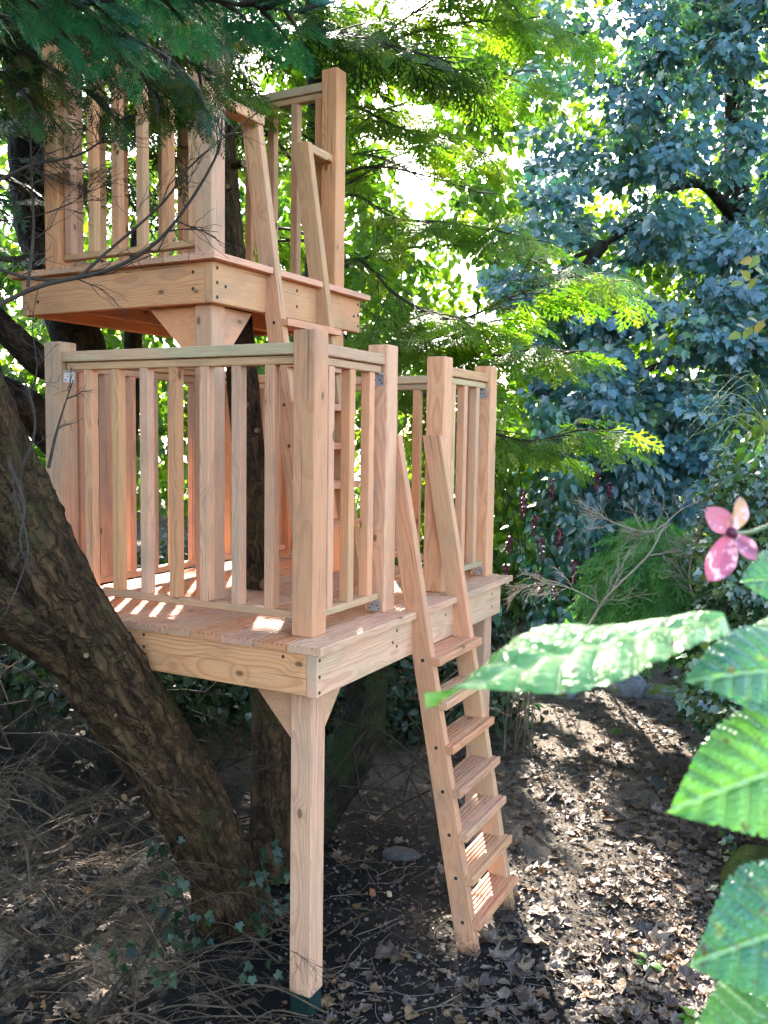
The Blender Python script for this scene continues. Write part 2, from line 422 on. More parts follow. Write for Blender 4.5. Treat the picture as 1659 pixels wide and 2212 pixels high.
# ---- lower ladder
def ladder(name, label, xl, xr, y_at0, slope, ztop, zfoot, treads, dep, nose, parent_loc=(0, 0, 0), rz=0., group='ladders of the tree house', depth=.1, flat_end=0.):
    L = empty(name, parent_loc, rz); tag(L, label, 'ladder', group)
    def front(z): return y_at0+slope*z
    for x0 in (xl, xr-.045):
        pts = [(front(zfoot), zfoot), (front(zfoot)+depth, zfoot), (front(ztop)+depth, ztop), (front(ztop), ztop)]
        # beam along the stringer: local frame so that the grain follows the length
        a = Vector((x0+.0225, front(zfoot)+depth/2, zfoot)); b = Vector((x0+.0225, front(ztop)+depth/2, ztop))
        m = frame_matrix(a, b, (0, -1, 0)); mi = m.inverted()
        V = []; cpx = [(x, y, z) for x in (x0, x0+.045) for (y, z) in pts]
        # chamfered section at both ends, cut level
        c = .004; sec = [(x0, c), (x0+c, 0), (x0+.045-c, 0), (x0+.045, c), (x0+.045, depth-c), (x0+.045-c, depth), (x0+c, depth), (x0, depth-c)]
        for z in (zfoot, ztop):
            for (x, dy) in sec: V.append(mi @ Vector((x, front(z)+dy, z)))
        F = [(i, (i+1) % 8, 8+(i+1) % 8, 8+i) for i in range(8)]
        me = mesh_np('stringer', [tuple(v) for v in V], [np.array(F), np.array([list(range(8))[::-1]]), np.array([list(range(8, 16))])])
        st = put('stringer', me, MAT['wood'], L, m)
        for z in treads:
            if x0 == xl: screw(L, (x0, front(z)+.045, z-.018), (-1, 0, 0), .0085)
            else: screw(L, (x0+.045, front(z)+.045, z-.018), (1, 0, 0), .0085)
    for i, z in enumerate(treads):
        yf = front(z)-nose; th = .034
        segs = [(xl, xr, yf, front(z)-.001), (xl+.0455, xr-.0455, front(z)-.0011, yf+dep)]
        # one tread: full-length nosing, body let in between the stringers
        me = grooved([(xl-.002, xr+.002, yf, front(z)-.0015)], th, .019, .006)
        me2 = grooved([(xl+.0455, xr-.0455, front(z)-.0014, yf+dep)], th, .019, .006)
        v1 = np.empty(len(me.vertices)*3); me.vertices.foreach_get('co', v1)
        v2 = np.empty(len(me2.vertices)*3); me2.vertices.foreach_get('co', v2)
        fs = [np.array([list(p.vertices)]) for p in me.polygons]+[np.array([[q+len(me.vertices) for q in p.vertices]]) for p in me2.polygons]
        V = np.concatenate([v1, v2]).reshape(-1, 3)
        tm = mesh_np('tread', V, fs); bpy.data.meshes.remove(me); bpy.data.meshes.remove(me2)
        put('tread', tm, MAT['deckwood'], L, Matrix.Translation((0, 0, z)))
    return L
ladder('ladder', 'lower ladder with seven grooved treads, standing in the dark soil', .697, 1.205, -.152, .189, .789, -1.56,
       [-.200, -.395, -.590, -.785, -.978, -1.170, -1.367], .145, .040)

# ---- upper platform
UX, UY, UZ, UTH = .4217, .8211, 1.5867, -.0225
upp = empty('timber_platform', (UX, UY, UZ), UTH)
tag(upp, 'small upper timber platform standing on posts above the lower deck', 'platform', 'tree house platforms')
LYU, LXU, UH = .986, 1.057, 1.199
bx('leg', upp, 0, S, 0, S, -UZ+.0005, UH, 'wood', 2, .005)
bx('leg', upp, LXU, LXU+S, 0, S, -UZ+.0005, UH, 'wood', 2, .005)
bx('post', upp, 0, S, LYU, LYU+S, .0, UH, 'wood', 2, .005)
bx('post', upp, LXU, LXU+S, LYU, LYU+S, .0, UH, 'wood', 2, .005)
UO, UE = .0889, 1.3018
for i in range(9):
    y0 = -UO+i*.150; y1 = y0+.145
    if y0 > 1.2: break
    if i == 0:
        segs = [(-UO, .354, y0, y1), (.354, .408, y0+.10, y1), (.408, .797, y0, y1), (.797, .851, y0+.10, y1), (.851, UE, y0, y1)]
    else: segs = [(-UO+.003*math.sin(i*3), UE-.01, y0, y1)]
    put('deck_board', grooved(segs, .030), MAT['deckwood'], upp)
UFX, UHJ, UFE, UFYE = .028, .185, 1.2564, 1.1651
uz1, uz0 = -.031, -.031-UHJ
bx('joist', upp, -UFX-.017, UFE, -UFX-.017, -.0005, uz0, uz1, 'wood', 0)
bx('joist', upp, -UFX-.0165, -.0005, .0005, UFYE, uz0+.001, uz1, 'wood', 1)
bx('joist', upp, LXU+S+.0005, LXU+S+.0455, .0005, UFYE, uz0+.001, uz1, 'wood', 1)
bx('joist', upp, -UFX-.017, UFE, UFYE+.0005, UFYE+.0455, uz0, uz1, 'wood', 0)
for y in (.40, .80): bx('joist', upp, .001, LXU+S, y, y+.045, uz0+.001, uz1, 'wood', 0)
for (x, z) in ((-.015, -.06), (-.015, -.125), (-.015, -.19), (.045, -.135), (.62, -.07), (.62, -.15), (1.19, -.13), (1.235, -.06), (1.235, -.12), (1.235, -.18)):
    screw(upp, (x, -UFX-.017, z), (0, -1, 0), .0085)
for (y, z) in ((.07, -.075), (.07, -.15), (1.09, -.07), (1.09, -.15)):
    screw(upp, (-UFX-.0165, y, z), (-1, 0, 0), .0085)
prism('brace', upp, [(S+.001, uz0), (S+.30, uz0), (S+.001, uz0-.29)], .027, .073, 0)
prism('brace', upp, [(S+.001, uz0), (S+.001, uz0-.27), (S+.24, uz0)], .027, .073, 1)
zt, zb = 1.140, .088
panel(upp, 1, 0., S, LYU, zt, zb, None)
panel(upp, 1, LXU+S, S, LYU, zt, zb, None, -1)
panel(upp, 0, LYU+S, S, LXU, zt, zb, None, -1)
bx('hand_rail', upp, S, .402, .0, .090, .690, .735, 'railwood', 0)
bx('hand_rail', upp, .846, LXU, .022, .110, .690, .735, 'railwood', 0)

# ---- upper ladder (stands on the lower deck)
ut = [-.245-.199*i for i in range(7)]
ladder('ladder', 'upper ladder rising from the lower deck to the small upper platform', .358, .845, -.098, .155, .735, -UZ+.0005,
       ut[:6], .13, .040, (UX, UY, UZ), UTH)
# ------------------------------------------------------------------ ground
def smooth(x, a, b):
    t = np.clip((np.asarray(x, float)-a)/(b-a), 0, 1); return t*t*(3-2*t)
def gz(x, y):
    x = np.asarray(x, float); y = np.asarray(y, float)
    p = np.stack([x, y, 0*x], -1)
    z = -1.545+.035*fbm(p*1.3, 3)
    e = (x-.75)*.13-(y+1.5)*.991
    z = z+smooth(e, .05, 1.1)*.75*smooth(x, -.2, 2.2)
    d = (x-CAM[0])*.887+(y-CAM[1])*.462
    z = z+smooth(d, 9.0, 11.5)*.7
    z = z+smooth(y-.1*x, 3.2, 7)*.5
    return z
def soil_rough(x, y):
    p = np.stack([x, y, 0*x], -1)
    return .010*fbm(p*9, 4)+.006*np.abs(fbm(p*31+5, 3))
gx = np.concatenate([np.arange(-70, -6, 6.), np.arange(-6, -1, .35), np.arange(-1, 6.6, .028), np.arange(6.6, 14, .25), np.arange(14, 90, 6.)])
gy = np.concatenate([np.arange(-70, -6, 6.), np.arange(-6, -2.2, .3), np.arange(-2.2, 2.6, .028), np.arange(2.6, 12, .25), np.arange(12, 90, 6.)])
X, Y = np.meshgrid(gx, gy, indexing='ij'); Z = gz(X, Y)+soil_rough(X, Y)
n0, n1 = X.shape; idx = np.arange(n0*n1).reshape(n0, n1)
Fq = np.stack([idx[:-1, :-1], idx[1:, :-1], idx[1:, 1:], idx[:-1, 1:]], -1).reshape(-1, 4)
b = NB('forest_soil'); co = b.n('ShaderNodeTexCoord').outputs['Object']
nA = b.noise(co, 1.6, 4, .6); nB = b.noise(co, 38, 5, .7); nC = b.noise(co, 140, 4, .7)
vo = b.n('ShaderNodeTexVoronoi'); b.set(vo.inputs['Vector'], co); vo.inputs['Scale'].default_value = 85
sx = b.n('ShaderNodeSeparateXYZ'); b.set(sx.inputs[0], co)
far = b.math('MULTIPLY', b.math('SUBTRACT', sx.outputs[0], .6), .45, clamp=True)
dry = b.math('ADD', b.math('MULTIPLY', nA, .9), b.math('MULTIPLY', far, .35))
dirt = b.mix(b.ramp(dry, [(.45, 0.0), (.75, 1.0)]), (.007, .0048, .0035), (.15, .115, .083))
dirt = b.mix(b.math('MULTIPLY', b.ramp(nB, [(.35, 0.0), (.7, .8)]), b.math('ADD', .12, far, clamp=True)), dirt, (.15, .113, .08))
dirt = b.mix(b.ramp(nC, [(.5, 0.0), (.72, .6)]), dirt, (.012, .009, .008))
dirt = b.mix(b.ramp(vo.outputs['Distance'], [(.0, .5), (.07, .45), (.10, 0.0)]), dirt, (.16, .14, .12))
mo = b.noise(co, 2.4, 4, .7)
ground_shade = b.math('MULTIPLY', b.ramp(sx.outputs[1], [(0.0, 0.0), (.35, 1.0)]), b.math('SUBTRACT', 1.0, b.math('MULTIPLY', b.math('SUBTRACT', sx.outputs[0], 1.6), 1.2, clamp=True)))  # soil under deck and trees darkened in the colour to stand for shade
dirt = b.mix(b.math('MULTIPLY', ground_shade, .85), dirt, (.0032, .0026, .002))
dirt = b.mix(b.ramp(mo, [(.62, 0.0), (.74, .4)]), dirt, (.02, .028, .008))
hgt = b.math('ADD', nB, b.math('MULTIPLY', nC, .5))
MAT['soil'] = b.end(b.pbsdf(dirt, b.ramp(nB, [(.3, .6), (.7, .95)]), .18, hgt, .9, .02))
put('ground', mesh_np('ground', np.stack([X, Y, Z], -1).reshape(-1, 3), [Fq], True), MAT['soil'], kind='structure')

# pebbles and crumbs of soil lying on the path
def blob(seed, sub=1):
    r = np.random.default_rng(seed)
    t = (1+5**.5)/2
    V = np.array([(-1, t, 0), (1, t, 0), (-1, -t, 0), (1, -t, 0), (0, -1, t), (0, 1, t), (0, -1, -t), (0, 1, -t), (t, 0, -1), (t, 0, 1), (-t, 0, -1), (-t, 0, 1)])/math.sqrt(1+t*t)
    F = np.array([(0, 11, 5), (0, 5, 1), (0, 1, 7), (0, 7, 10), (0, 10, 11), (1, 5, 9), (5, 11, 4), (11, 10, 2), (10, 7, 6), (7, 1, 8), (3, 9, 4), (3, 4, 2), (3, 2, 6), (3, 6, 8), (3, 8, 9), (4, 9, 5), (2, 4, 11), (6, 2, 10), (8, 6, 7), (9, 8, 1)])
    for _ in range(sub):
        Vl = V.tolist(); cache = {}; nf = []
        def mid(a, c):
            k = (min(a, c), max(a, c))
            if k not in cache:
                m = (np.array(Vl[a])+np.array(Vl[c])); m /= np.linalg.norm(m); Vl.append(m.tolist()); cache[k] = len(Vl)-1
            return cache[k]
        for a, c, d in F:
            p, q, s = mid(a, c), mid(c, d), mid(d, a); nf += [(a, p, s), (c, q, p), (d, s, q), (p, q, s)]
        V = np.array(Vl); F = np.array(nf)
    V = V*(1+.28*fbm(V*1.2+seed*3.1, 3)[:, None])
    return V, F

# ------------------------------------------------------------------ scatter helpers
def unit(v): return v/np.maximum(np.linalg.norm(v, axis=-1, keepdims=True), 1e-9)
def basis(tip, nrm):
    t = unit(tip); n = unit(nrm-(nrm*t).sum(-1, keepdims=True)*t); x = np.cross(t, n)
    return np.stack([x, t, n], -1)           # columns: template x, y, z
def scatter(tpl, pos, rot, scl, rnd=None, var=None):
    """tpl: (V, F) or list of variants"""
    tpls = tpl if isinstance(tpl, list) else [tpl]
    N = len(pos); which = rng.integers(0, len(tpls), N) if len(tpls) > 1 else np.zeros(N, int)
    if rnd is None: rnd = rng.random(N)
    Vs, Fs, As = [], [], []; base = 0
    scl = np.asarray(scl, float)
    if scl.ndim == 1: scl = np.repeat(scl[:, None], 3, 1)
    for k, (V, F) in enumerate(tpls):
        m = np.where(which == k)[0]
        if len(m) == 0: continue
        W = np.einsum('nij,nvj->nvi', rot[m], V[None]*scl[m][:, None, :])+pos[m][:, None, :]
        Vs.append(W.reshape(-1, 3)); nv = len(V)
        Fs.append((F[None]+(np.arange(len(m))*nv)[:, None, None]+base).reshape(-1, F.shape[1]))
        As.append(np.repeat(rnd[m], nv)); base += len(m)*nv
    return np.concatenate(Vs), np.concatenate(Fs), np.concatenate(As)
# gaps in the canopy through which the sun reaches the ground
_s = np.array(sdir); _e1 = unit(np.cross(_s, [0, 0, 1.])); _e2 = np.cross(_s, _e1)
GAPS = []
def gap(p, r): GAPS.append((np.array(p)@_e1, np.array(p)@_e2, np.array(p)@_s, r))
gap((.16, 1.10, 0), .26); gap((.16, .95, 0), .2); gap((.18, .33, 0), .12); gap((.2, -.09, 0), .05); gap((.5, 1.2, 0), .18); gap((1.35, .45, 0), .22); gap((1.05, 1.15, 0), .2); gap((1.65, .8, 0), .2)
for f_ in np.linspace(0, 1, 7): gap((1.42-.72*f_, -.28-.55*f_, -1.5), .17)
gap((1.05, -.3, -1.2), .16); gap((.95, -.3, -1.38), .14)
for q_ in ((30, 1640, 3.7), (110, 1760, 3.65), (-60, 1560, 3.7), (40, 1870, 3.5), (180, 1800, 3.75), (20, 2150, 3.25)): gap(P(*q_), .2)

for q_ in ((1250, 1560), (1330, 1620), (1180, 1700), (1290, 1830), (1400, 1880), (1220, 1960), (1340, 2030), (1450, 1600), (1160, 1540), (1300, 1500), (1430, 1740), (1480, 2100), (1240, 2120), (1370, 1550), (1200, 1620), (1360, 1720), (1250, 1760), (1310, 1930), (1420, 1980)): gap(G(q_[0], q_[1], -1.53), .17)
for q_ in ((1330, 640, 5.5), (1220, 620, 5.6), (1250, 760, 5.7), (1130, 700, 5.8), (980, 700, 6.0), (900, 520, 6.3), (1000, 330, 6.2), (1080, 120, 6.0)): gap(P(*q_), .22)
def sunlit(pos):
    a, b_, c = pos@_e1, pos@_e2, pos@_s; m = np.zeros(len(pos), bool)
    for (x, y, z, r) in GAPS: m |= ((a-x)**2+(b_-y)**2 < (r+.06)**2) & (c > z+.45)
    return m
def foliage(name, parts, mat, parent=None, smooth=True):
    Vs, Fs, As = [], [], []; b0 = 0
    for V, F, A in parts:
        Vs.append(V); Fs.append(F+b0); As.append(A); b0 += len(V)
    o = put(name, mesh_np(name, np.concatenate(Vs), [np.concatenate(Fs)], smooth, {'rnd': np.concatenate(As)}), mat, parent)
    o['kind'] = 'stuff'
    return o
def fan(outline, cz=.0, fold=.0, droop=0.):
    """leaf from a half outline (x >= 0) from base to tip; folded along the midrib"""
    o = np.array(outline, float); n = len(o)
    mid = np.stack([np.zeros(n), o[:, 1], np.zeros(n)], -1)
    R_ = np.stack([o[:, 0], o[:, 1], fold*o[:, 0]-droop*o[:, 1]**2], -1); L_ = R_*[-1, 1, 1]
    mid[:, 2] = -droop*o[:, 1]**2+cz
    V = np.concatenate([mid, R_, L_]); F = []
    for i in range(n-1):
        F += [(i, n+i, n+i+1), (i, n+i+1, i+1), (i, 2*n+i+1, 2*n+i), (i, i+1, 2*n+i+1)]
    F = [f for f in F if np.linalg.norm(np.cross(V[f[1]]-V[f[0]], V[f[2]]-V[f[0]])) > 1e-7]
    return V, np.array(F)
def lobed(lobes, curl=0., fold=.1, seed=0):
    """palmate leaf: list of outline points (x>=0) starting at the base notch, ending at the tip; fan about the centre"""
    h = np.array(lobes, float); full = np.concatenate([h, (h[::-1][1:-1])*[-1, 1]])
    V = np.concatenate([[[0, .32, 0]], np.concatenate([full, np.zeros((len(full), 1))], 1)])
    r = np.random.default_rng(seed)
    d = V[:, :2]-[0, .4]
    V[:, 2] = fold*np.abs(V[:, 0])+curl*(d**2).sum(1)+.03*r.normal(size=len(V))*(abs(curl) > .15)
    n = len(full); F = np.array([(0, 1+i, 1+(i+1) % n) for i in range(n)])
    return V, F[:, ::-1]
SYC = [(0, .06), (.20, -.06), (.16, .10), (.46, .16), (.34, .30), (.50, .62), (.27, .52), (.20, .72), (.10, .80), (0, 1.0)]
IVY = [(0, .08), (.22, -.04), (.34, .12), (.30, .26), (.44, .46), (.18, .50), (.13, .72), (0, 1.0)]
T_SYC = [lobed(SYC, -.25, .12, 1), lobed(SYC, -.12, .2, 2), lobed([(x*.9, y) for x, y in SYC], .1, -.05, 3)]
T_IVY = [lobed(IVY, -.15, .12, 1), lobed([(x*1.1, y*.9) for x, y in IVY], .1, .1, 2)]
T_OVATE = [fan([(0, 0), (.22, .14), (.30, .34), (.24, .58), (.11, .82), (0, 1)], 0, .22, .22), fan([(0, 0), (.19, .12), (.27, .36), (.20, .62), (.09, .84), (0, 1)], 0, .12, .4)]
T_SMALL = [fan([(0, 0), (.27, .3), (.22, .65), (0, 1)], 0, .2, .2)]
def crumple(lobes, curl, fold, seed, amp=.07):
    h = np.array(lobes, float); r = np.random.default_rng(seed); full = np.concatenate([h, (h[::-1][1:-1])*[-1, 1]])
    full = full*(1+r.normal(size=(len(full), 1))*.07); n = len(full); c = np.array([0, .36])
    rings = [c[None]]+[c+(full-c)*f for f in (.5, 1.)]
    V = np.concatenate(rings); d = V-c; a = r.random()*3.14; ax = np.array([math.cos(a), math.sin(a)])
    z = fold*np.abs(V[:, 0])+curl*(d@ax)**2*1.6+amp*r.normal(size=len(V))
    V = np.concatenate([V, z[:, None]], 1); F = []
    for i in range(n):
        j = (i+1) % n; F += [(0, 1+i, 1+j), (1+i, 1+n+i, 1+n+j), (1+i, 1+n+j, 1+j)]
    return V, np.array(F)[:, ::-1]
ROUND = [(0, .05), (.18, .0), (.34, .14), (.40, .34), (.36, .55), (.24, .78), (.10, .92), (0, 1.0)]
T_DRY = [crumple(SYC, .25, .15, 4, .04), crumple(SYC, -.3, .1, 5, .04), crumple([(x*.85, y) for x, y in SYC], .5, .1, 6, .05), crumple(SYC, .15, .25, 7, .04), crumple([(x*.9, y*.9) for x, y in SYC], -.5, .25, 8, .05), crumple(ROUND, .4, .2, 9, .04), crumple([(x*.7, y) for x, y in ROUND], -.4, .3, 10, .05), crumple(SYC, .8, .1, 11, .07)]
T_DRY0 = [lobed(SYC, .5, .35, 4), lobed(SYC, -.45, -.2, 5), lobed([(x*.8, y) for x, y in SYC], .7, .1, 6), lobed(SYC, .15, .45, 7), lobed([(x*.9, y*.9) for x, y in SYC], -.7, .5, 8)]
def spray(nb, sub, L=1.0, w=.017, seed=0, ang=42):
    """flat cypress spray in the XY plane: rachis along +Y, alternate branchlets, fine scale-leaf shoots"""
    r = np.random.default_rng(seed); V, F = [], []
    def shoot(p, q, ww, z=0.):
        p = np.array(p); q = np.array(q); d = q-p; nrm = np.array([-d[1], d[0], 0])/max(1e-6, np.hypot(d[0], d[1]))*ww
        m = p+d*.55; b0 = len(V); V.extend([p, m+nrm, q, m-nrm]); F.append((b0, b0+3, b0+2)); F.append((b0, b0+2, b0+1))
    shoot((0, 0, 0), (0, L, -.10*L), w*.9)
    for i in range(nb):
        t = .06+.90*i/nb; s = 1 if i % 2 else -1
        p = np.array((0, t*L, -.10*L*t*t)); ln = L*(.46*(1-t)**.75+.07)*(.85+.3*r.random())
        a = math.radians(ang-10*t+r.normal()*5); dv = np.array((s*math.sin(a), math.cos(a), -.12-.15*r.random()))
        q = p+dv*ln; shoot(p, q, w)
        for k in range(sub):
            u = .18+.75*k/sub; s2 = 1 if k % 2 else -1
            a2 = a*s+s2*math.radians(36); d2 = np.array((math.sin(a2), math.cos(a2), -.1))
            l2 = ln*(.42*(1-u)+.12); pp = p+dv*ln*u
            shoot(pp, pp+d2*l2, w*.85)
    return np.array(V), np.array(F)
T_SPRAY = [spray(13, 6, seed=1), spray(12, 6, seed=2, ang=38), spray(14, 5, seed=3, ang=47)]
T_SPRAYLO = [spray(10, 3, seed=4, w=.024), spray(9, 3, seed=5, w=.026, ang=38)]

# ------------------------------------------------------------------ tubes (trunks, limbs, twigs)
def catmull(pts, n):
    p = np.array(pts, float); p = np.concatenate([[2*p[0]-p[1]], p, [2*p[-1]-p[-2]]])
    k = len(p)-3; t = np.linspace(0, k-1e-6, n); i = t.astype(int); f = (t-i)[:, None]
    a, b_, c, d = p[i], p[i+1], p[i+2], p[i+3]
    return .5*((2*b_)+(c-a)*f+(2*a-5*b_+4*c-d)*f*f+(-a+3*b_-3*c+d)*f**3)
def tube(path, rad, ns, bark=0., fine=0., seed=0., cap=True):
    """path (n,3), rad (n,) -> V, F, uvw"""
    path = np.asarray(path); n = len(path); T = unit(np.gradient(path, axis=0))
    u = np.zeros((n, 3)); ref = np.array([0, 0, 1.]) if abs(T[0][2]) < .9 else np.array([1., 0, 0])
    u[0] = unit(np.cross(T[0], ref))
    for i in range(1, n):
        v = u[i-1]-T[i]*(u[i-1]@T[i]); u[i] = v/np.linalg.norm(v)
    w = np.cross(T, u); a = np.linspace(0, 2*np.pi, ns, endpoint=False)
    ca, sa = np.cos(a), np.sin(a)
    arc = np.concatenate([[0], np.cumsum(np.linalg.norm(np.diff(path, axis=0), axis=1))])
    r0 = float(np.mean(rad))
    uv = np.stack(np.broadcast_arrays(ca[None]*r0, sa[None]*r0, arc[:, None]), -1)
    rr = np.repeat(np.asarray(rad)[:, None], ns, 1)
    if bark:
        q = uv*[1, 1, .9]+seed
        lump = fbm(q*2.2, 3)*.17
        qs = uv*[24, 24, 6.5]+seed*3+1.5*fbm(uv*7+seed, 2)[..., None]
        ridge = 1-np.abs(vnoise(qs))*2; ridge = ridge*.6+(1-np.abs(vnoise(qs*2.1+9))*2)*.4
        plate = fbm(uv*[34, 34, 17]+seed, 3)
        rr = rr*(1+lump)+bark*(ridge*.75+plate*.55)
    D = ca[None, :, None]*u[:, None]+sa[None, :, None]*w[:, None]
    V = (path[:, None]+D*rr[..., None]).reshape(-1, 3)
    idx = np.arange(n*ns).reshape(n, ns); j = np.roll(idx, -1, 1)
    F = np.stack([idx[:-1], j[:-1], j[1:], idx[1:]], -1).reshape(-1, 4)
    return V, F, uv.reshape(-1, 3)
def tubes_object(name, lst, mat, parent=None, kind=None):
    Vs, Fs, Us = [], [], []; b0 = 0
    for V, F, U in lst:
        Vs.append(V); Fs.append(F+b0); Us.append(U); b0 += len(V)
    return put(name, mesh_np(name, np.concatenate(Vs), [np.concatenate(Fs)], True, None, np.concatenate(Us)), mat, parent, kind=kind)
def rad_interp(r, n): return np.interp(np.linspace(0, 1, n), np.linspace(0, 1, len(r)), r)
def limb(pts, radii, nr, ns, bark=0., seed=0.):
    return tube(catmull(pts, nr), rad_interp(radii, nr), ns, bark, 0, seed)
def P3(l): return [P(*q) for q in l]

MAT['bark'] = bark_mat('rough_bark', (.011, .0065, .0035), (.125, .068, .031), (.042, .036, .012), 9, .2, .42)
MAT['bark_red'] = bark_mat('reddish_bark', (.030, .019, .013), (.115, .072, .046), (.05, .06, .02), 9, .3, .35)
MAT['bark_dark'] = bark_mat('dark_bark', (.010, .008, .006), (.06, .044, .03), (.025, .03, .012), 9, .3, .4)
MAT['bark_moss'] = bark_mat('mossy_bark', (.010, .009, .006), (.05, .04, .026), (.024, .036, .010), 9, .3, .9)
MAT['twig'] = plain_mat('dead_twig', (.16, .125, .09), .8, .2, 0, .4, 20)
MAT['twig_dark'] = plain_mat('dark_twig', (.06, .045, .034), .8, .2, 0, .4, 20)
MAT['cut'] = plain_mat('fresh_cut_wood', (.17, .10, .048), .7, .2, 0, .25, 90)

# ---- leaning tree in the left foreground
lean = empty('leaning_tree', P(490, 2015, 4.3))
tag(lean, 'thick rough-barked tree trunk leaning left across the lower deck edge', 'tree')
def child_np(o, parent):        # meshes are built in world space; keep them there under a moved parent
    o.parent = parent; o.matrix_parent_inverse = Matrix.Translation(parent.location).inverted() if True else Matrix(); return o
o = tubes_object('trunk', [limb(P3([(512, 2045, 4.36), (500, 1975, 4.32), (480, 1895, 4.23), (418, 1750, 4.05), (326, 1600, 3.85), (236, 1470, 3.66), (168, 1360, 3.54), (100, 1235, 3.44), (-10, 1010, 3.32), (-85, 800, 3.26), (-150, 500, 3.2), (-190, 200, 3.2), (-215, -150, 3.2)]),
                        [.200, .178, .152, .148, .152, .156, .154, .144, .138, .13, .12, .11, .1], 420, 150, .020, 2.7)], MAT['bark'])
child_np(o, lean)
o = tubes_object('limb', [limb(P3([(205, 1425, 3.60), (120, 1370, 3.50), (30, 1325, 3.38), (-70, 1275, 3.25), (-220, 1190, 3.1)]), [.135, .12, .105, .10, .095], 110, 80, .010, 8.1)], MAT['bark'])
child_np(o, lean)
def cut_stub(parent, base, tip, r, mat='bark'):
    p = catmull([base, (np.array(base)+np.array(tip))/2, tip], 5)
    V, F, U = tube(p, np.linspace(r*1.2, r, 5), 10)
    st = put('branch_stub', mesh_np('branch_stub', V, [F], True, None, U), MAT[mat]); child_np(st, parent)
    n = len(V); V2 = np.concatenate([[V[-10:].mean(0)+unit(np.array(tip)-np.array(base))*.001], V[-10:]])
    c = put('cut_end', mesh_np('cut_end', V2, [np.array([(0, 1+i, 1+(i+1) % 10) for i in range(10)])]), MAT['cut'])
    c.parent = st; c.matrix_parent_inverse = st.matrix_parent_inverse.copy()
    c.matrix_parent_inverse = Matrix.Identity(4)
    return st
def tw(b, d, n=5): return None
for (bp, tp, r) in (((196, 1425, 3.45), (186, 1416, 3.365), .010), ((262, 1530, 3.62), (250, 1545, 3.53), .007), ((310, 1690, 3.82), (268, 1722, 3.70), .016), ((330, 1700, 3.85), (309, 1741, 3.78), .009)):
    cut_stub(lean, P(*bp), P(*tp), r)

# ---- trunk growing up through both decks
thru = empty('deck_tree', P(575, 1850, 4.72))
tag(thru, 'slim dark tree trunk growing up through a hole in the lower deck', 'tree')
k = 1659/2500
o = tubes_object('trunk', [limb(P3([(598, 1880, 4.78), (592, 1760, 4.75), (585, 1560, 4.72), (570, 1310, 4.66), (560, 1255, 4.64), (548, 1120, 4.66), (533, 935, 4.70), (521, 790, 4.74), (508, 620, 4.80), (497, 515, 4.84), (488, 380, 4.88), (478, 220, 4.95), (470, 0, 5.0), (462, -250, 5.1)]),
                        [.15, .12, .10, .10, .085, .078, .076, .074, .070, .066, .062, .055, .05, .04], 260, 48, .007, 5.5)], MAT['bark'])
child_np(o, thru)
for (bp, tp, r) in (((535, 1240, 4.66), (572, 1262, 4.50), .03), ((531, 876, 4.70), (531, 874, 4.59), .016), ((543, 930, 4.70), (554, 930, 4.60), .012), ((500, 405, 4.85), (492, 403, 4.74), .013), ((500, 360, 4.85), (526, 352, 4.78), .018)):
    cut_stub(thru, P(*bp), P(*tp), r)

# ---- big dark conifer trunk behind the platforms, on the left
dark = empty('conifer_tree', G(240, 1330, -1.5))
tag(dark, 'large dark conifer trunk rising behind the left side of both platforms', 'tree')
o = tubes_object('trunk', [limb(P3([(262, 1560, 5.6), (238, 1290, 5.45), (225, 1100, 5.4), (212, 900, 5.35), (170, 740, 5.3), (130, 620, 5.3), (85, 480, 5.3), (62, 300, 5.35), (52, 100, 5.45), (40, -300, 5.6)]),
                        [.17, .15, .135, .135, .14, .135, .13, .125, .12, .1], 240, 56, .010, 1.3)], MAT['bark_dark'])
child_np(o, dark)
o = tubes_object('limb', [limb(P3([(225, 1150, 5.4), (265, 1000, 5.5), (282, 850, 5.6), (290, 700, 5.8), (300, 500, 6.0)]), [.09, .07, .06, .055, .05], 80, 28, .006, 4.),
                          limb(P3([(180, 770, 5.3), (110, 790, 5.0), (40, 740, 4.8), (-40, 650, 4.6)]), [.11, .09, .075, .06], 60, 28, .006, 6.),
                          limb(P3([(215, 930, 5.3), (140, 960, 5.1), (60, 880, 4.8), (-40, 830, 4.6)]), [.10, .10, .09, .08], 60, 28, .006, 9.)], MAT['bark_dark'])
child_np(o, dark)
for (bp, tp, r) in (((222, 1012, 5.36), (221, 1010, 5.22), .018), ((284, 1143, 5.5), (284, 1142, 5.4), .014)):
    cut_stub(dark, P(*bp), P(*tp), r, 'bark_dark')

# ---- mossy curved trunk in the shade under the deck
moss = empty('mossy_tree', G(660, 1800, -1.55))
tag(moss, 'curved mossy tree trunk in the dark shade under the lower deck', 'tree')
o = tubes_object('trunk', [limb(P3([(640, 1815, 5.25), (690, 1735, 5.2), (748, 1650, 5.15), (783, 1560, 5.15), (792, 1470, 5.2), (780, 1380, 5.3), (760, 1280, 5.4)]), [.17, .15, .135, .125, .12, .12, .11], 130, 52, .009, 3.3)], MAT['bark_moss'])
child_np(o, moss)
for q in bpy.data.objects:      # stub ends follow the stub
    if q.name.startswith('cut_end'): q.matrix_parent_inverse = Matrix.Identity(4)

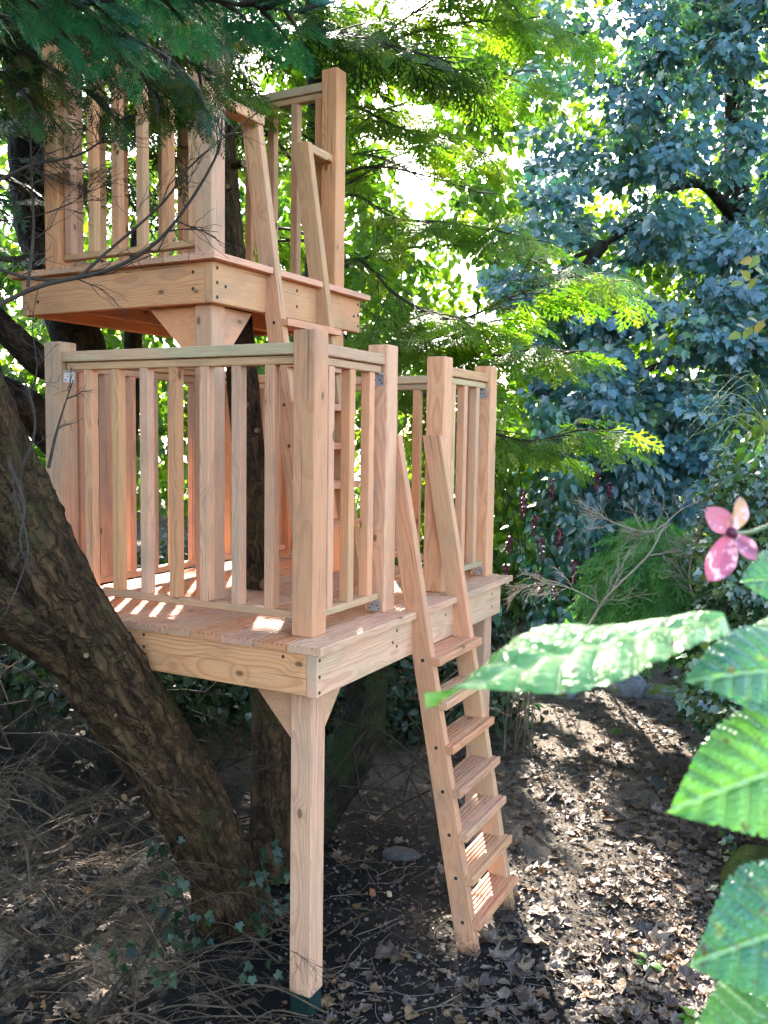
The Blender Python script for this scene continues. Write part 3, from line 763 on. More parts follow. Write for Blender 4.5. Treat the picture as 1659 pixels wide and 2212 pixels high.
# ---- cypress with feathery foliage behind the tower
cyp = empty('cypress_tree', G(672, 1330, -1.3))
tag(cyp, 'tall cypress with feathery bright green foliage behind the upper platform', 'tree')
CT = P3([(672, 1330, 7.0), (674, 1000, 6.9), (676, 760, 6.85), (684, 560, 6.8), (687, 300, 6.8), (681, 120, 6.85), (678, -60, 6.9), (672, -500, 7.0), (668, -900, 7.1)])
o = tubes_object('trunk', [limb(CT, [.12, .095, .085, .078, .075, .072, .066, .05, .03], 160, 28, .006, 7.7)], MAT['bark_dark']); child_np(o, cyp)
limbs_c = [
 [(690, 640, 6.8), (750, 640, 6.5), (830, 700, 6.2), (900, 738, 6.0), (990, 735, 5.9), (1060, 768, 5.8), (1150, 755, 5.7), (1240, 762, 5.6)],
 [(690, 760, 6.8), (770, 758, 6.5), (870, 752, 6.3), (940, 742, 6.1), (1010, 712, 6.0), (1075, 690, 5.9)],
 [(690, 300, 6.8), (760, 232, 6.6), (850, 272, 6.3), (960, 300, 6.1), (1060, 335, 6.0)],
 [(690, 470, 6.8), (760, 420, 6.6), (850, 470, 6.4), (960, 480, 6.1), (1080, 500, 5.9), (1150, 520, 5.8)],
 [(690, 200, 6.8), (760, 140, 6.6), (850, 60, 6.5), (980, -30, 6.4), (1080, -90, 6.3)],
 [(690, 600, 6.8), (770, 560, 6.5), (860, 640, 6.3), (980, 690, 6.0), (1110, 640, 5.7), (1230, 600, 5.5), (1330, 610, 5.4)],
 [(690, 820, 6.8), (800, 840, 6.6), (930, 900, 6.3), (1060, 935, 6.0), (1150, 952, 5.8), (1250, 930, 5.7), (1330, 935, 5.6)],
 [(690, 120, 6.8), (770, 90, 6.3), (900, 130, 6.0), (1040, 180, 5.8), (1130, 150, 5.7)],
 [(690, 60, 6.8), (640, 40, 6.4), (560, 60, 6.1), (480, 110, 5.9)],
 [(690, 320, 6.8), (630, 280, 7.0), (540, 300, 7.2), (440, 330, 7.4)],
 [(690, 520, 6.8), (620, 520, 7.1), (520, 530, 7.4), (400, 560, 7.6)],
 [(690, 700, 6.8), (740, 720, 6.2), (800, 800, 5.9), (900, 850, 5.8), (1010, 840, 5.7)],
 [(690, 400, 6.8), (800, 360, 7.2), (920, 380, 7.5), (1050, 420, 7.8)],
 [(690, -100, 6.9), (850, -130, 6.4), (1000, -60, 6.0), (1120, 20, 5.8)],
 [(690, 260, 6.8), (790, 250, 7.4), (900, 220, 7.8), (1010, 250, 8.0)],
 [(690, 440, 6.8), (780, 380, 7.2), (880, 330, 7.5), (990, 340, 7.6)],
 [(690, -200, 6.9), (560, -160, 6.2), (430, -100, 5.9), (330, -60, 5.7)],
]
# the rest of the crown: boughs all round the trunk, also above the frame
def crown_limbs(base, z0, z1, n, L0, L1, seed, arch=.14):
    r = np.random.default_rng(seed); out = []
    for i in range(n):
        f = i/max(1, n-1); h = z0+(z1-z0)*f; a = i*2.4+r.random()*.5; L_ = (L0+(L1-L0)*f)*r.uniform(.8, 1.15)
        dv = np.array([math.cos(a), math.sin(a), .04]); c0 = np.array([base[0], base[1], h])
        out.append([c0, c0+dv*L_*.35+[0, 0, arch], c0+dv*L_*.7+[0, 0, arch*.6], c0+dv*L_+[0, 0, -arch]])
    return out
limbs_c += crown_limbs(CT[4], 1.4, 7.5, 22, 2.1, 1.2, 5)+crown_limbs(CT[4], 4.0, 6.4, 8, 1.7, 1.3, 9)
def as_world(l): return [q if isinstance(q, np.ndarray) else P(*q) for q in l]
def conifer(limbs, parent, twigmat, leafmat, step=.10, tl=(.35, .75), ssz=(.16, .30), r0=.026, tpl=None, start=.18, droop=.25, dens=1.0, name_l='branch'):
    tub, sp_pos, sp_tip, sp_nrm, sp_s = [], [], [], [], []
    for li, l in enumerate(limbs):
        w = catmull(as_world(l), 40); br = put_limb = tube(w, np.linspace(r0, r0*.22, 40), 7)
        tub.append([br])
        arc = np.concatenate([[0], np.cumsum(np.linalg.norm(np.diff(w, axis=0), axis=1))]); Lt = arc[-1]
        s = start*Lt; side = 1
        while s < Lt*1.0:
            i = min(38, int(np.searchsorted(arc, s))); t = unit(w[i+1]-w[max(0, i-1)]); f = s/Lt
            lat = unit(np.cross(t, [0, 0, 1.]))*side
            a = R(rng.uniform(38, 62)); d = t*math.cos(a)+lat*math.sin(a)+np.array([0, 0, rng.normal()*.12])
            ln = rng.uniform(*tl)*(1.1-.55*f); q = [w[i]]
            for k in range(1, 6):
                q.append(q[-1]+unit(d+np.array([0, 0, -droop*(k/5)**1.5+.03]))*ln/5)
            qq = np.array(q); tub[-1].append(tube(qq, np.linspace(.006, .0018, 6), 4))
            m = max(3, int(ln/.062*dens)); sd = 1
            for k in range(m):
                u = (k+.6)/m; jx = min(4, int(u*5)); fr = u*5-jx; pp = qq[jx]*(1-fr)+qq[jx+1]*fr
                dd = unit(qq[jx+1]-qq[jx]); lt = unit(np.cross(dd, [0, 0, 1.]))*sd; sd = -sd
                aa = R(rng.uniform(28, 62)) if k < m-1 else 0.
                tip = dd*math.cos(aa)+lt*math.sin(aa)+np.array([0, 0, -.20-.25*rng.random()])
                sp_pos.append(pp); sp_tip.append(tip); sp_nrm.append(np.array([0, 0, 1.])+rng.normal(size=3)*.28); sp_s.append(rng.uniform(*ssz)*(1.1-.35*u))
            s += step*rng.uniform(.7, 1.3); side = -side
    for lst in tub:
        o = tubes_object(name_l, lst, twigmat); child_np(o, parent)
    keep = ~sunlit(np.array(sp_pos)+unit(np.array(sp_tip))*.12)
    sp_pos, sp_tip, sp_nrm, sp_s = [np.array(v_)[keep] for v_ in (sp_pos, sp_tip, sp_nrm, sp_s)]
    rot = basis(np.array(sp_tip), np.array(sp_nrm))
    o = foliage('foliage', [scatter(tpl or T_SPRAY, np.array(sp_pos), rot, np.array(sp_s))], leafmat); child_np(o, parent)
    return len(sp_pos)
MAT['cypress'] = leaf_mat('cypress_foliage', [(.06, .13, .018), (.095, .19, .022), (.14, .24, .028), (.20, .24, .04)], .58, .5, .4, (1.7, 1.9, .45))
nsp = conifer(limbs_c, cyp, MAT['twig_dark'], MAT['cypress'], .070, (.4, .85), (.20, .36), .015, T_SPRAYLO, dens=1.0)
print('cypress sprays', nsp)
# ------------------------------------------------------------------ broadleaf crowns
TOCAM = -np.array([FWD[0], FWD[1], 0.])
def clumps(centres, rad, per, size, up=.8, cam_=.5, jit=.45, hang=.6):
    """leaves gathered in clumps: centres (n,3); returns pos, tip, nrm, scl, rnd"""
    C = np.repeat(np.asarray(centres), per, 0); n = len(C)
    rr = np.repeat(np.asarray(rad, float)*np.ones(len(centres)), per)
    d = rng.normal(size=(n, 3)); d = unit(d)*(rng.random((n, 1))**.45)
    pos = C+d*rr[:, None]*[1, 1, .62]
    tip = d*[1, 1, .4]+np.array([0, 0, -hang])+rng.normal(size=(n, 3))*.35
    nrm = np.array([0, 0, up])+TOCAM*cam_+d*.5+rng.normal(size=(n, 3))*jit
    cr = np.repeat(rng.random(len(centres)), per)
    return pos, tip, nrm, rng.uniform(size[0], size[1], n), np.clip(.6*cr+.4*rng.random(n), 0, 1)
def leaves(tpl, c):
    c = [v_[~sunlit(c[0])] for v_ in c]
    return scatter(tpl, c[0], basis(c[1], c[2]), c[3], c[4])
def box_pts(n, x, y, d, hole=None):
    out = []
    while len(out) < n:
        px, py, dd = rng.uniform(*x), rng.uniform(*y), rng.uniform(*d)
        if hole and hole(px, py): continue
        out.append(P(px, py, dd))
    return np.array(out)
def leaf_parts(name, tpls, c, mat, parent, k):
    """the k leaves that show largest become parts of their own; returns the rest"""
    c = [v_[~sunlit(c[0])] for v_ in c]
    d = (c[0]-CAM)@FWD; px = 829.5+FPX*((c[0]-CAM)@RIGHT)/d; py = 1106-FPX*((c[0]-CAM)@UP)/d
    ok = (px > 5) & (px < 1654) & (py > 5) & (py < 2207)
    order = np.argsort(np.where(ok, -c[3]/d, 9e9))[:min(k, int(ok.sum()))]
    rot = basis(c[1], c[2]); ms = {}
    for i in order:
        key = (rng.integers(0, len(tpls)), min(5, int(c[4][i]*6)))
        if key not in ms:
            V, F = tpls[key[0]]; ms[key] = mesh_np(name, V, [F], True, {'rnd': np.full(len(V), (key[1]+.5)/6)})
        m = Matrix.Identity(4)
        for a in range(3):
            for b_ in range(3): m[a][b_] = rot[i][a][b_]*c[3][i]
            m[a][3] = c[0][i][a]-parent.location[a]
        put(name, ms[key], mat, parent, m)
    rest = np.ones(len(d), bool); rest[order] = False
    return [v_[rest] for v_ in c]
MAT['sycamore'] = leaf_mat('sycamore_leaves', [(.020, .066, .070), (.036, .105, .130), (.054, .140, .172), (.078, .175, .190), (.066, .16, .085), (.15, .24, .06)], .22, .28, 1.0, (1.3, 1.9, .35))
MAT['wood_leaf'] = leaf_mat('woodland_leaves', [(.05, .10, .02), (.08, .15, .022), (.12, .20, .028), (.18, .22, .035)], .5, .45, .4, (1.6, 1.9, .4))
MAT['shrub'] = leaf_mat('shrub_leaves', [(.020, .07, .066), (.032, .098, .095), (.055, .14, .09)], .25, .30, .8, (1.3, 1.9, .5))
MAT['ivy'] = leaf_mat('ivy_leaves', [(.016, .048, .02), (.03, .075, .026), (.055, .11, .03), (.11, .15, .035)], .2, .22, 1.0, (1.4, 1.8, .4))
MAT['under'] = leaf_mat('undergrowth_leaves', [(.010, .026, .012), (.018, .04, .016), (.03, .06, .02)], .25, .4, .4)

# ---- sycamore on the right
syc = empty('sycamore_tree', G(1590, 1330, -1.0))
tag(syc, 'tall sycamore with glossy blue-green lobed leaves filling the upper right', 'tree')
def br(pts, r, nr=40, ns=12, bark=.004, seed=1.): return limb(P3(pts), r, nr, ns, bark, seed)
o = tubes_object('trunk', [br([(1560, 1330, 11.5), (1570, 900, 11.2), (1590, 500, 11), (1588, 130, 10.8), (1575, -100, 10.8), (1560, -600, 11)], [.2, .17, .15, .13, .11, .05], 90, 24, .008)], MAT['bark_dark']); child_np(o, syc)
for pts in ([(1590, 480, 11), (1520, 400, 10.6), (1440, 405, 10.2), (1390, 360, 9.8), (1340, 250, 9.6)],
            [(1590, 560, 11), (1500, 520, 10.5), (1400, 480, 10), (1300, 530, 9.6), (1230, 560, 9.3)],
            [(1440, 405, 10.2), (1410, 300, 10), (1430, 180, 9.8), (1400, 60, 9.6)],
            [(1588, 130, 10.8), (1500, 60, 10.4), (1420, 40, 10), (1300, -20, 9.7)],
            [(1588, 160, 10.8), (1640, 60, 10.4), (1720, -40, 10.2)],
            [(1590, 700, 11), (1540, 760, 10), (1450, 780, 9), (1350, 820, 8.6)],
            [(1590, 620, 11), (1640, 560, 10), (1700, 640, 9)],
            [(1300, 530, 9.6), (1220, 640, 9.3), (1180, 720, 9.1)]):
    o = tubes_object('branch', [br(pts, [.07, .05, .035, .02], 36, 10)], MAT['bark_dark']); child_np(o, syc)
sc1 = box_pts(165, (1100, 1760), (-330, 560), (8.6, 11.2), lambda x, y: (x < 1180-.06*y and rng.random() < .8) or (y < 160 and x < 1420 and rng.random() < .5))
sc2 = box_pts(46, (1260, 1760), (660, 960), (7.6, 9.0), lambda x, y: x+y*.6 < 1760 and rng.random() < .7)
sc3 = box_pts(34, (1060, 1320), (600, 900), (8.2, 9.4))
sc4 = box_pts(24, (1540, 1760), (520, 760), (7.4, 8.4))
sc5 = box_pts(44, (1240, 1560), (880, 1120), (8.0, 9.4)); cs = np.concatenate([sc1, sc2, sc3, sc4, sc5])
rest = leaf_parts('leaf', T_SYC, clumps(cs, rng.uniform(.20, .42, len(cs)), 110, (.045, .125), .75, .75, .55, .8), MAT['sycamore'], syc, 300)
o = foliage('crown', [leaves(T_SYC, rest)], MAT['sycamore']); child_np(o, syc)
# crown continues over and beyond the frame
cs = np.stack([rng.uniform(6, 13, 150), rng.uniform(-6.5, 0.5, 150), rng.uniform(5.0, 9.5, 150)], -1)
o = foliage('crown', [leaves(T_SYC, clumps(cs, .5, 34, (.12, .2), .8, .3, .5, .7))], MAT['sycamore']); child_np(o, syc)

# ---- woodland behind everything
def skyhole(x, y):
    a = ((x-905)/130)**2+((y-300)/170)**2 < 1
    b_ = ((x-620)/70)**2+((y-330)/90)**2 < .5
    return (a and rng.random() < .5) or (b_ and rng.random() < .5)
wc = np.concatenate([box_pts(470, (-250, 1900), (-280, 1260), (12.5, 17), skyhole), box_pts(330, (-250, 1900), (480, 1300), (11.8, 15)), box_pts(60, (1040, 1350), (930, 1280), (10, 12)), box_pts(45, (760, 1120), (60, 620), (13, 16), lambda x, y: ((x-905)/90)**2+((y-300)/110)**2 < 1)])
foliage('woodland', [leaves(T_SMALL, clumps(wc, rng.uniform(.5, .95, len(wc)), 80, (.13, .24), .5, .2, .7, .5))], MAT['wood_leaf'])
o = bpy.data.objects['woodland']; tag(o, 'sunlit yellow-green woodland far behind the tree house', 'woodland', kind='stuff')

# ---- dense undergrowth closing the view under and behind the decks
uc = np.concatenate([box_pts(150, (-300, 760), (1180, 1560), (7.2, 9.5)), box_pts(60, (760, 1120), (1230, 1460), (7.8, 9.5)), box_pts(50, (-250, 330), (1290, 1500), (6.0, 7.2)), box_pts(110, (-1500, -80), (700, 1700), (5.0, 8.0)), box_pts(70, (300, 1100), (1390, 1640), (6.6, 7.6))])  # the box left of the frame is unseen, added to block side light
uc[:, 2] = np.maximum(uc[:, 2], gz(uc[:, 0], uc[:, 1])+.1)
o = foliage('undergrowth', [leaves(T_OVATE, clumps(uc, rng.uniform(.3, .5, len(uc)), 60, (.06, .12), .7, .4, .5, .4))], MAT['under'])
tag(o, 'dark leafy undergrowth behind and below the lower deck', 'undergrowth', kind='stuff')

hc = np.stack([rng.uniform(-10, -5.5, 110), rng.uniform(-1.0, 6.5, 110), rng.uniform(-1.2, 4.0, 110)], -1)  # unseen leaf mass and canopy, added to shade the left-facing timber
hc = np.concatenate([hc, np.stack([rng.uniform(-4.5, -.5, 60), rng.uniform(2.6, 6.5, 60), rng.uniform(2.6, 5.0, 60)], -1)])
o = foliage('undergrowth', [leaves(T_OVATE, clumps(hc, .7, 34, (.2, .34), .7, .0, .6, .4))], MAT['under'])
tag(o, 'unseen dark hedge added beyond the left picture edge for shade', 'hedge', kind='stuff')
# ---- leaves and boughs of the dark conifer: crown over the tower
MAT['conifer'] = leaf_mat('conifer_foliage', [(.012, .034, .014), (.018, .048, .018), (.03, .07, .022), (.055, .095, .025)], .3, .5, .4, (1.5, 1.8, .45))
dl = crown_limbs(P(60, 200, 5.35), 2.4, 7.5, 20, 2.3, 1.4, 21)
dl += [[(85, 480, 5.3), (60, 420, 4.9), (0, 380, 4.6), (-80, 400, 4.4)], [(62, 300, 5.35), (140, 240, 5.2), (240, 250, 5.1), (330, 300, 5.0)],
       [(62, 300, 5.35), (20, 260, 4.9), (-60, 250, 4.5), (-160, 280, 4.2)], [(55, 150, 5.4), (160, 90, 5.1), (300, 100, 4.9), (420, 150, 4.8)],
       [(100, 540, 5.3), (40, 560, 5.0), (-40, 560, 4.8), (-120, 600, 4.6)]]
conifer(dl, dark, MAT['twig_dark'], MAT['conifer'], .11, (.4, .85), (.22, .38), .026, T_SPRAYLO, dens=.8)

# ---- unseen crown of the leaning tree, added overhead to shade the ground
ll = crown_limbs(P(-215, -150, 3.2), 2.9, 6.2, 24, 2.7, 1.5, 33)
conifer(ll, lean, MAT['twig_dark'], MAT['conifer'], .10, (.4, .85), (.24, .42), .024, T_SPRAYLO, dens=.8)

# ---- bough hanging in front of the upper platform, close to the camera
T_SPRAYN = [spray(15, 7, seed=11, w=.015), spray(14, 7, seed=12, w=.016, ang=36), spray(13, 6, seed=13, w=.015, ang=46)]
MAT['bough'] = leaf_mat('bough_foliage', [(.013, .036, .010), (.022, .058, .014), (.038, .09, .020), (.09, .075, .02)], .3, .65, .25, (1.3, 1.8, .5))
MAT['bough_near'] = leaf_mat('near_bough_foliage', [(.025, .115, .082), (.04, .15, .10), (.06, .18, .11)], .25, .6, .3, (1.2, 1.7, .6))
bg1 = empty('cypress_bough', P(-260, -120, 1.5)); tag(bg1, 'soft blue-green cypress bough tip reaching in from the top left corner', 'branch')
conifer([[(-330, -190, 1.2), (-60, -100, 1.22), (180, -50, 1.25), (400, -8, 1.3), (560, 14, 1.34), (670, 30, 1.38)],
         [(-330, -170, 1.25), (-100, -90, 1.27), (60, -30, 1.3), (180, 20, 1.33), (255, 80, 1.36)],
         [(100, -200, 1.25), (300, -110, 1.3), (480, -50, 1.33), (620, -20, 1.38)]],
        bg1, MAT['twig_dark'], MAT['bough_near'], .024, (.09, .19), (.055, .10), .006, T_SPRAYN, start=.0, droop=.25, dens=1.4)
bg2 = empty('cypress_bough', P(-300, 40, 2.2)); tag(bg2, 'dark green cypress bough hanging in front of the upper balustrade', 'branch')
conifer([[(-320, -72, 2.2), (-80, 8, 2.2), (120, 68, 2.2), (260, 113, 2.22), (370, 178, 2.25), (440, 243, 2.25)],
         [(-320, 8, 2.1), (-100, 68, 2.12), (40, 113, 2.15), (150, 168, 2.15), (225, 218, 2.15)],
         [(-320, 68, 2.2), (-120, 113, 2.2), (-20, 148, 2.2), (60, 208, 2.2)],
         [(-60, -70, 2.0), (180, -50, 2.0), (340, -15, 2.0), (430, 40, 2.0), (475, 100, 2.0)],
         [(-200, -20, 2.0), (-40, 20, 2.0), (90, 60, 2.0), (170, 120, 2.0)],
         [(-260, -192, 2.1), (0, -92, 2.15), (200, -2, 2.2), (330, 70, 2.3), (405, 128, 2.4), (450, 175, 2.45)],
         [(-160, -262, 2.1), (100, -172, 2.2), (300, -82, 2.3), (400, 0, 2.35), (455, 60, 2.4)],
         [(120, 68, 2.2), (260, 78, 2.1), (360, 123, 2.05), (430, 188, 2.05)],
         [(260, 113, 2.22), (310, 168, 2.2), (335, 218, 2.2), (345, 243, 2.2)],
         [(-320, -132, 2.3), (-100, -72, 2.3), (100, -22, 2.3), (280, 28, 2.3), (360, 58, 2.3)]],
        bg2, MAT['twig_dark'], MAT['bough'], .038, (.12, .27), (.075, .14), .006, T_SPRAYN, start=.0, droop=.5, dens=.9)
# bare curved twigs below it
def twig_tree(pts, r, depth=2, n=7, seed=0, spread=.5, ln=.4, rt=.0022):
    """a bare branch with side twigs"""
    rr = np.random.default_rng(seed); m_ = 22 if r > .004 else 9; w = catmull(pts, m_); out = [tube(w, np.linspace(r, max(rt*.5, r*.3), m_), 6 if r > .004 else 3)]
    if depth > 0:
        for i in range(n):
            u = rr.uniform(.15, .98); j = min(m_-2, int(u*(m_-1))); t = unit(w[j+1]-w[j]); d = unit(t+rr.normal(size=3)*spread)
            l = ln*rr.uniform(.4, 1.)*(1.15-.6*u); q = [w[j]]
            for k in range(4): q.append(q[-1]+unit(d+rr.normal(size=3)*.22+np.array([0, 0, -.06*k]))*l/4)
            out += twig_tree(q, max(rt, r*.38), depth-1, max(2, n//2), seed*7+i+1, spread, ln*.5, rt)
    return out
bt = []
for q, r, sd_ in (([(-60, 690, 2.5), (80, 620, 2.5), (230, 585, 2.45), (330, 530, 2.4), (400, 450, 2.35), (470, 330, 2.3), (480, 250, 2.3)], .0075, 1),
                  ([(-60, 560, 2.6), (60, 600, 2.55), (160, 600, 2.5), (230, 545, 2.5), (350, 440, 2.45), (420, 350, 2.4), (560, 240, 2.4)], .006, 2),
                  ([(60, 620, 2.5), (72, 500, 2.5), (68, 380, 2.5), (65, 240, 2.5)], .005, 3),
                  ([(-60, 420, 2.3), (60, 360, 2.3), (180, 330, 2.3), (280, 250, 2.25)], .005, 4),
                  ([(-60, 480, 2.7), (60, 470, 2.7), (150, 440, 2.7), (210, 400, 2.7)], .004, 5)):
    bt += twig_tree(P3(q), r, 2, 8, sd_, .45, .28, .0012)
o = tubes_object('bare_twigs', bt, MAT['twig_dark']); child_np(o, bg2)

# ---- shrub with dark pointed leaves and purple tassels
shr = empty('tassel_shrub', G(1180, 1340, -1.2)); tag(shr, 'tall shrub with dark pointed leaves and hanging purple tassels right of the deck', 'shrub')
def inell(n, c, r, d):
    out = []
    while len(out) < n:
        q = rng.uniform(-1, 1, 3)
        if (q**2).sum() < 1: out.append(P(c[0]+q[0]*r[0], c[1]+q[1]*r[1], d[0]+(q[2]+1)/2*(d[1]-d[0])))
    return np.array(out)
cs = np.concatenate([inell(62, (1190, 1150), (140, 180), (6.9, 8.2)), inell(40, (1270, 980), (150, 120), (7.2, 8.4)), inell(16, (1130, 1290), (90, 70), (6.8, 7.6))])
o = foliage('leaves', [leaves(T_OVATE, clumps(cs, rng.uniform(.16, .27, len(cs)), 46, (.06, .115), .7, .6, .45, 1.0))], MAT['shrub']); child_np(o, shr)
st = []
for i in range(22):
    a = G(1180+rng.uniform(-60, 90), 1345, -1.3); c = P(1190+rng.uniform(-150, 190), 980+rng.uniform(-60, 160), rng.uniform(7, 8.2))
    st.append(limb([a, a*.5+c*.5+[0, 0, .25], c, c+(c-a)*.12-[0, 0, .12]], [.008, .006, .004, .002], 20, 5))
o = tubes_object('stems', st, MAT['twig_dark']); child_np(o, shr)
MAT['tassel'] = plain_mat('purple_bracts', (.10, .012, .032), .5, .4, 0, .4, 80)
for (x, y, d) in ((1132, 1075, 6.85), (1153, 1130, 6.8), (1130, 1095, 7.0), (1192, 1050, 6.9), (1326, 925, 7.1), (1290, 1035, 7.0), (1318, 1060, 7.0), (1170, 1180, 6.75), (1210, 1160, 6.8), (1100, 1170, 6.8), (1240, 1230, 6.8), (1160, 1250, 6.7), (1095, 1235, 6.8), (1200, 1270, 6.7)):
    p0 = P(x, y-18, d-.12); n = 40; f = np.linspace(0, 1, n)
    pos = p0+np.stack([rng.normal(size=n)*.010, rng.normal(size=n)*.010, -.15*f], -1)
    V, F, A = scatter(T_SMALL, pos, basis(rng.normal(size=(n, 3))+np.array([0, 0, -1.]), rng.normal(size=(n, 3))), np.full(n, .034)*(1.1-.5*f))
    o = put('tassel', mesh_np('tassel', V, [F], True, {'rnd': A}), MAT['tassel']); child_np(o, shr)

# ---- low cypress mound with dead branches lying over it
mnd = empty('cypress_bush', G(1400, 1345, -1.2)); tag(mnd, 'rounded low cypress bush with drooping green fronds at the path end', 'bush')
n = 2200; q = unit(rng.normal(size=(n, 3))*[1, 1, 1]); q[:, 2] = np.abs(q[:, 2])*1.0-.25
c0 = P(1405, 1275, 6.9); pos = c0+q*[.50, .50, .95]*rng.uniform(.6, 1.0, (n, 1))+[0, 0, -.1]
tip = q*[1, 1, .3]+np.array([0, 0, -.9])+rng.normal(size=(n, 3))*.25; nrm = q+np.array([0, 0, .3])+rng.normal(size=(n, 3))*.3
MAT['mound'] = leaf_mat('bush_foliage', [(.07, .19, .045), (.10, .25, .055), (.14, .31, .065)], .4, .5, .4, (1.4, 1.8, .45))
o = foliage('foliage', [scatter(T_SPRAYLO, pos, basis(tip, nrm), rng.uniform(.18, .34, n))], MAT['mound']); child_np(o, mnd)
dead = empty('dead_branch', G(1400, 1345, -1.0)); tag(dead, 'bleached dead branch arching over the low cypress bush', 'branch')
MAT['dead'] = plain_mat('bleached_deadwood', (.38, .31, .23), .8, .2, 0, .3, 25)
tb = twig_tree(P3([(1265, 1365, 6.45), (1310, 1290, 6.25), (1400, 1200, 6.15), (1440, 1130, 6.4), (1490, 1090, 6.5), (1540, 1080, 6.6)]), .009, 2, 14, 11, .55, .45, .0022)
tb += twig_tree(P3([(1440, 1130, 6.4), (1400, 1150, 6.3), (1330, 1130, 6.3), (1290, 1110, 6.3)]), .007, 2, 14, 12, .55, .42, .0022)
tb += twig_tree(P3([(1400, 1200, 6.4), (1470, 1190, 6.3), (1520, 1180, 6.3), (1560, 1190, 6.4)]), .006, 2, 12, 13, .5, .35, .0022)
tb += twig_tree(P3([(1520, 1330, 6.3), (1490, 1260, 6.2), (1500, 1180, 6.2), (1530, 1110, 6.3)]), .008, 2, 14, 14, .5, .4, .0022)
tb += twig_tree(P3([(1290, 1300, 6.3), (1230, 1270, 6.2), (1170, 1260, 6.2), (1110, 1275, 6.3)]), .005, 2, 14, 15, .4, .35, .0022)
o = tubes_object('twigs', tb, MAT['dead']); child_np(o, dead)

# ---- ivy-covered bank on the right
ivyo = empty('ivy', G(1600, 1560, -1.45)); tag(ivyo, 'bank thickly covered in small glossy ivy along the right of the path', 'ivy')
cs = np.concatenate([box_pts(210, (1525, 1760), (960, 1560), (5.2, 6.8), lambda x, y: x < 1540+(1100-y)*.10+(30 if y < 1200 else 0)), box_pts(40, (1500, 1760), (1430, 1640), (4.6, 6.0), lambda x, y: x < 1520), box_pts(50, (1480, 1760), (560, 1000), (9.0, 9.8))])
o = foliage('leaves', [leaves(T_IVY, clumps(cs, rng.uniform(.16, .28, len(cs)), 66, (.035, .07), .7, .8, .55, .7))], MAT['ivy']); child_np(o, ivyo)
# ivy creeping over the whole bank
bx_ = rng.uniform(1.6, 7.0, 900); by_ = rng.uniform(-4.2, -.9, 900); be_ = (bx_-.75)*.13-(by_+1.5)*.991
kk_ = (be_ > .12)[:]; bx_, by_ = bx_[kk_][:330], by_[kk_][:330]
cs = np.stack([bx_, by_, gz(bx_, by_)+.05], -1)
o = foliage('leaves', [leaves(T_IVY, clumps(cs, .24, 46, (.035, .07), .9, .4, .5, .5))], MAT['ivy']); child_np(o, ivyo)
# dark soil and stems inside
st = []
for i in range(40):
    a = P(rng.uniform(1520, 1750), rng.uniform(1480, 1600), rng.uniform(5.4, 6.8)); c = P(rng.uniform(1540, 1750), rng.uniform(960, 1200), rng.uniform(5.6, 7.2))
    st.append(limb([a, a*.6+c*.4+rng.normal(size=3)*.1, a*.2+c*.8+rng.normal(size=3)*.1, c], [.01, .008, .006, .003], 16, 5))
o = tubes_object('stems', st, MAT['twig_dark']); child_np(o, ivyo)
# yellowing vine leaves and grass stalks in the ivy
vy = empty('vine', P(1640, 960, 4.8)); tag(vy, 'vine with large yellow-green leaves above the ivy at the right edge', 'vine')
MAT['vine'] = leaf_mat('vine_leaves', [(.05, .12, .025), (.08, .15, .03), (.18, .19, .04)], .3, .4, .5)
cs = box_pts(9, (1590, 1720), (890, 1050), (4.6, 5.2))
rest = leaf_parts('leaf', T_OVATE, clumps(cs, .12, 9, (.05, .09), .5, .9, .4, .8), MAT['vine'], vy, 90)
st = [limb([P(1700, 1000, 4.9), P(1600+rng.uniform(-20, 40), 850+rng.uniform(-50, 60), 4.8), P(1500+rng.uniform(-30, 60), 880+rng.uniform(-60, 120), 4.7)], [.0018, .0015, .0008], 14, 4) for i in range(16)]
MAT['stalk'] = plain_mat('grass_stalk', (.22, .26, .10), .6, .3, 0, .3, 40)
o = tubes_object('grass_stalk', st, MAT['stalk']); child_np(o, vy)

# ---- twig with yellowing leaflets at the right edge
yb = empty('autumn_twig', P(1690, 640, 2.6)); tag(yb, 'twig with yellow and orange-edged leaflets at the right picture edge', 'branch')
MAT['yellow'] = leaf_mat('yellow_leaflets', [(.12, .19, .03), (.20, .23, .04), (.30, .18, .035)], .35, .45, .4, (1.3, 1.3, .7))
for (x0, y0, x1, y1, n) in ((1760, 590, 1605, 610, 9), (1760, 660, 1600, 720, 11), (1760, 520, 1625, 560, 8)):
    a = P(x0, y0, 2.7); c = P(x1, y1, 2.55); w = catmull([a, a*.5+c*.5+[0, 0, .02], c], 12)
    o = tubes_object('stem', [tube(w, np.linspace(.0022, .001, 12), 5)], MAT['twig']); child_np(o, yb)
    t = np.linspace(.25, 1, n); pos = a*(1-t[:, None])+c*t[:, None]+np.array([0, 0, .015])*(4*t*(1-t))[:, None]
    tip = np.tile(unit(c-a), (n, 1))+np.where(np.arange(n) % 2, 1, -1)[:, None]*(UP*.7+TOCAM*.3)[None]; tip[-1] = unit(c-a)
    leaf_parts('leaflet', T_SMALL, [pos, tip, np.tile(TOCAM+[0, 0, .6], (n, 1))+rng.normal(size=(n, 3))*.4, np.full(n, .048), rng.random(n), ], MAT['yellow'], yb, 30)

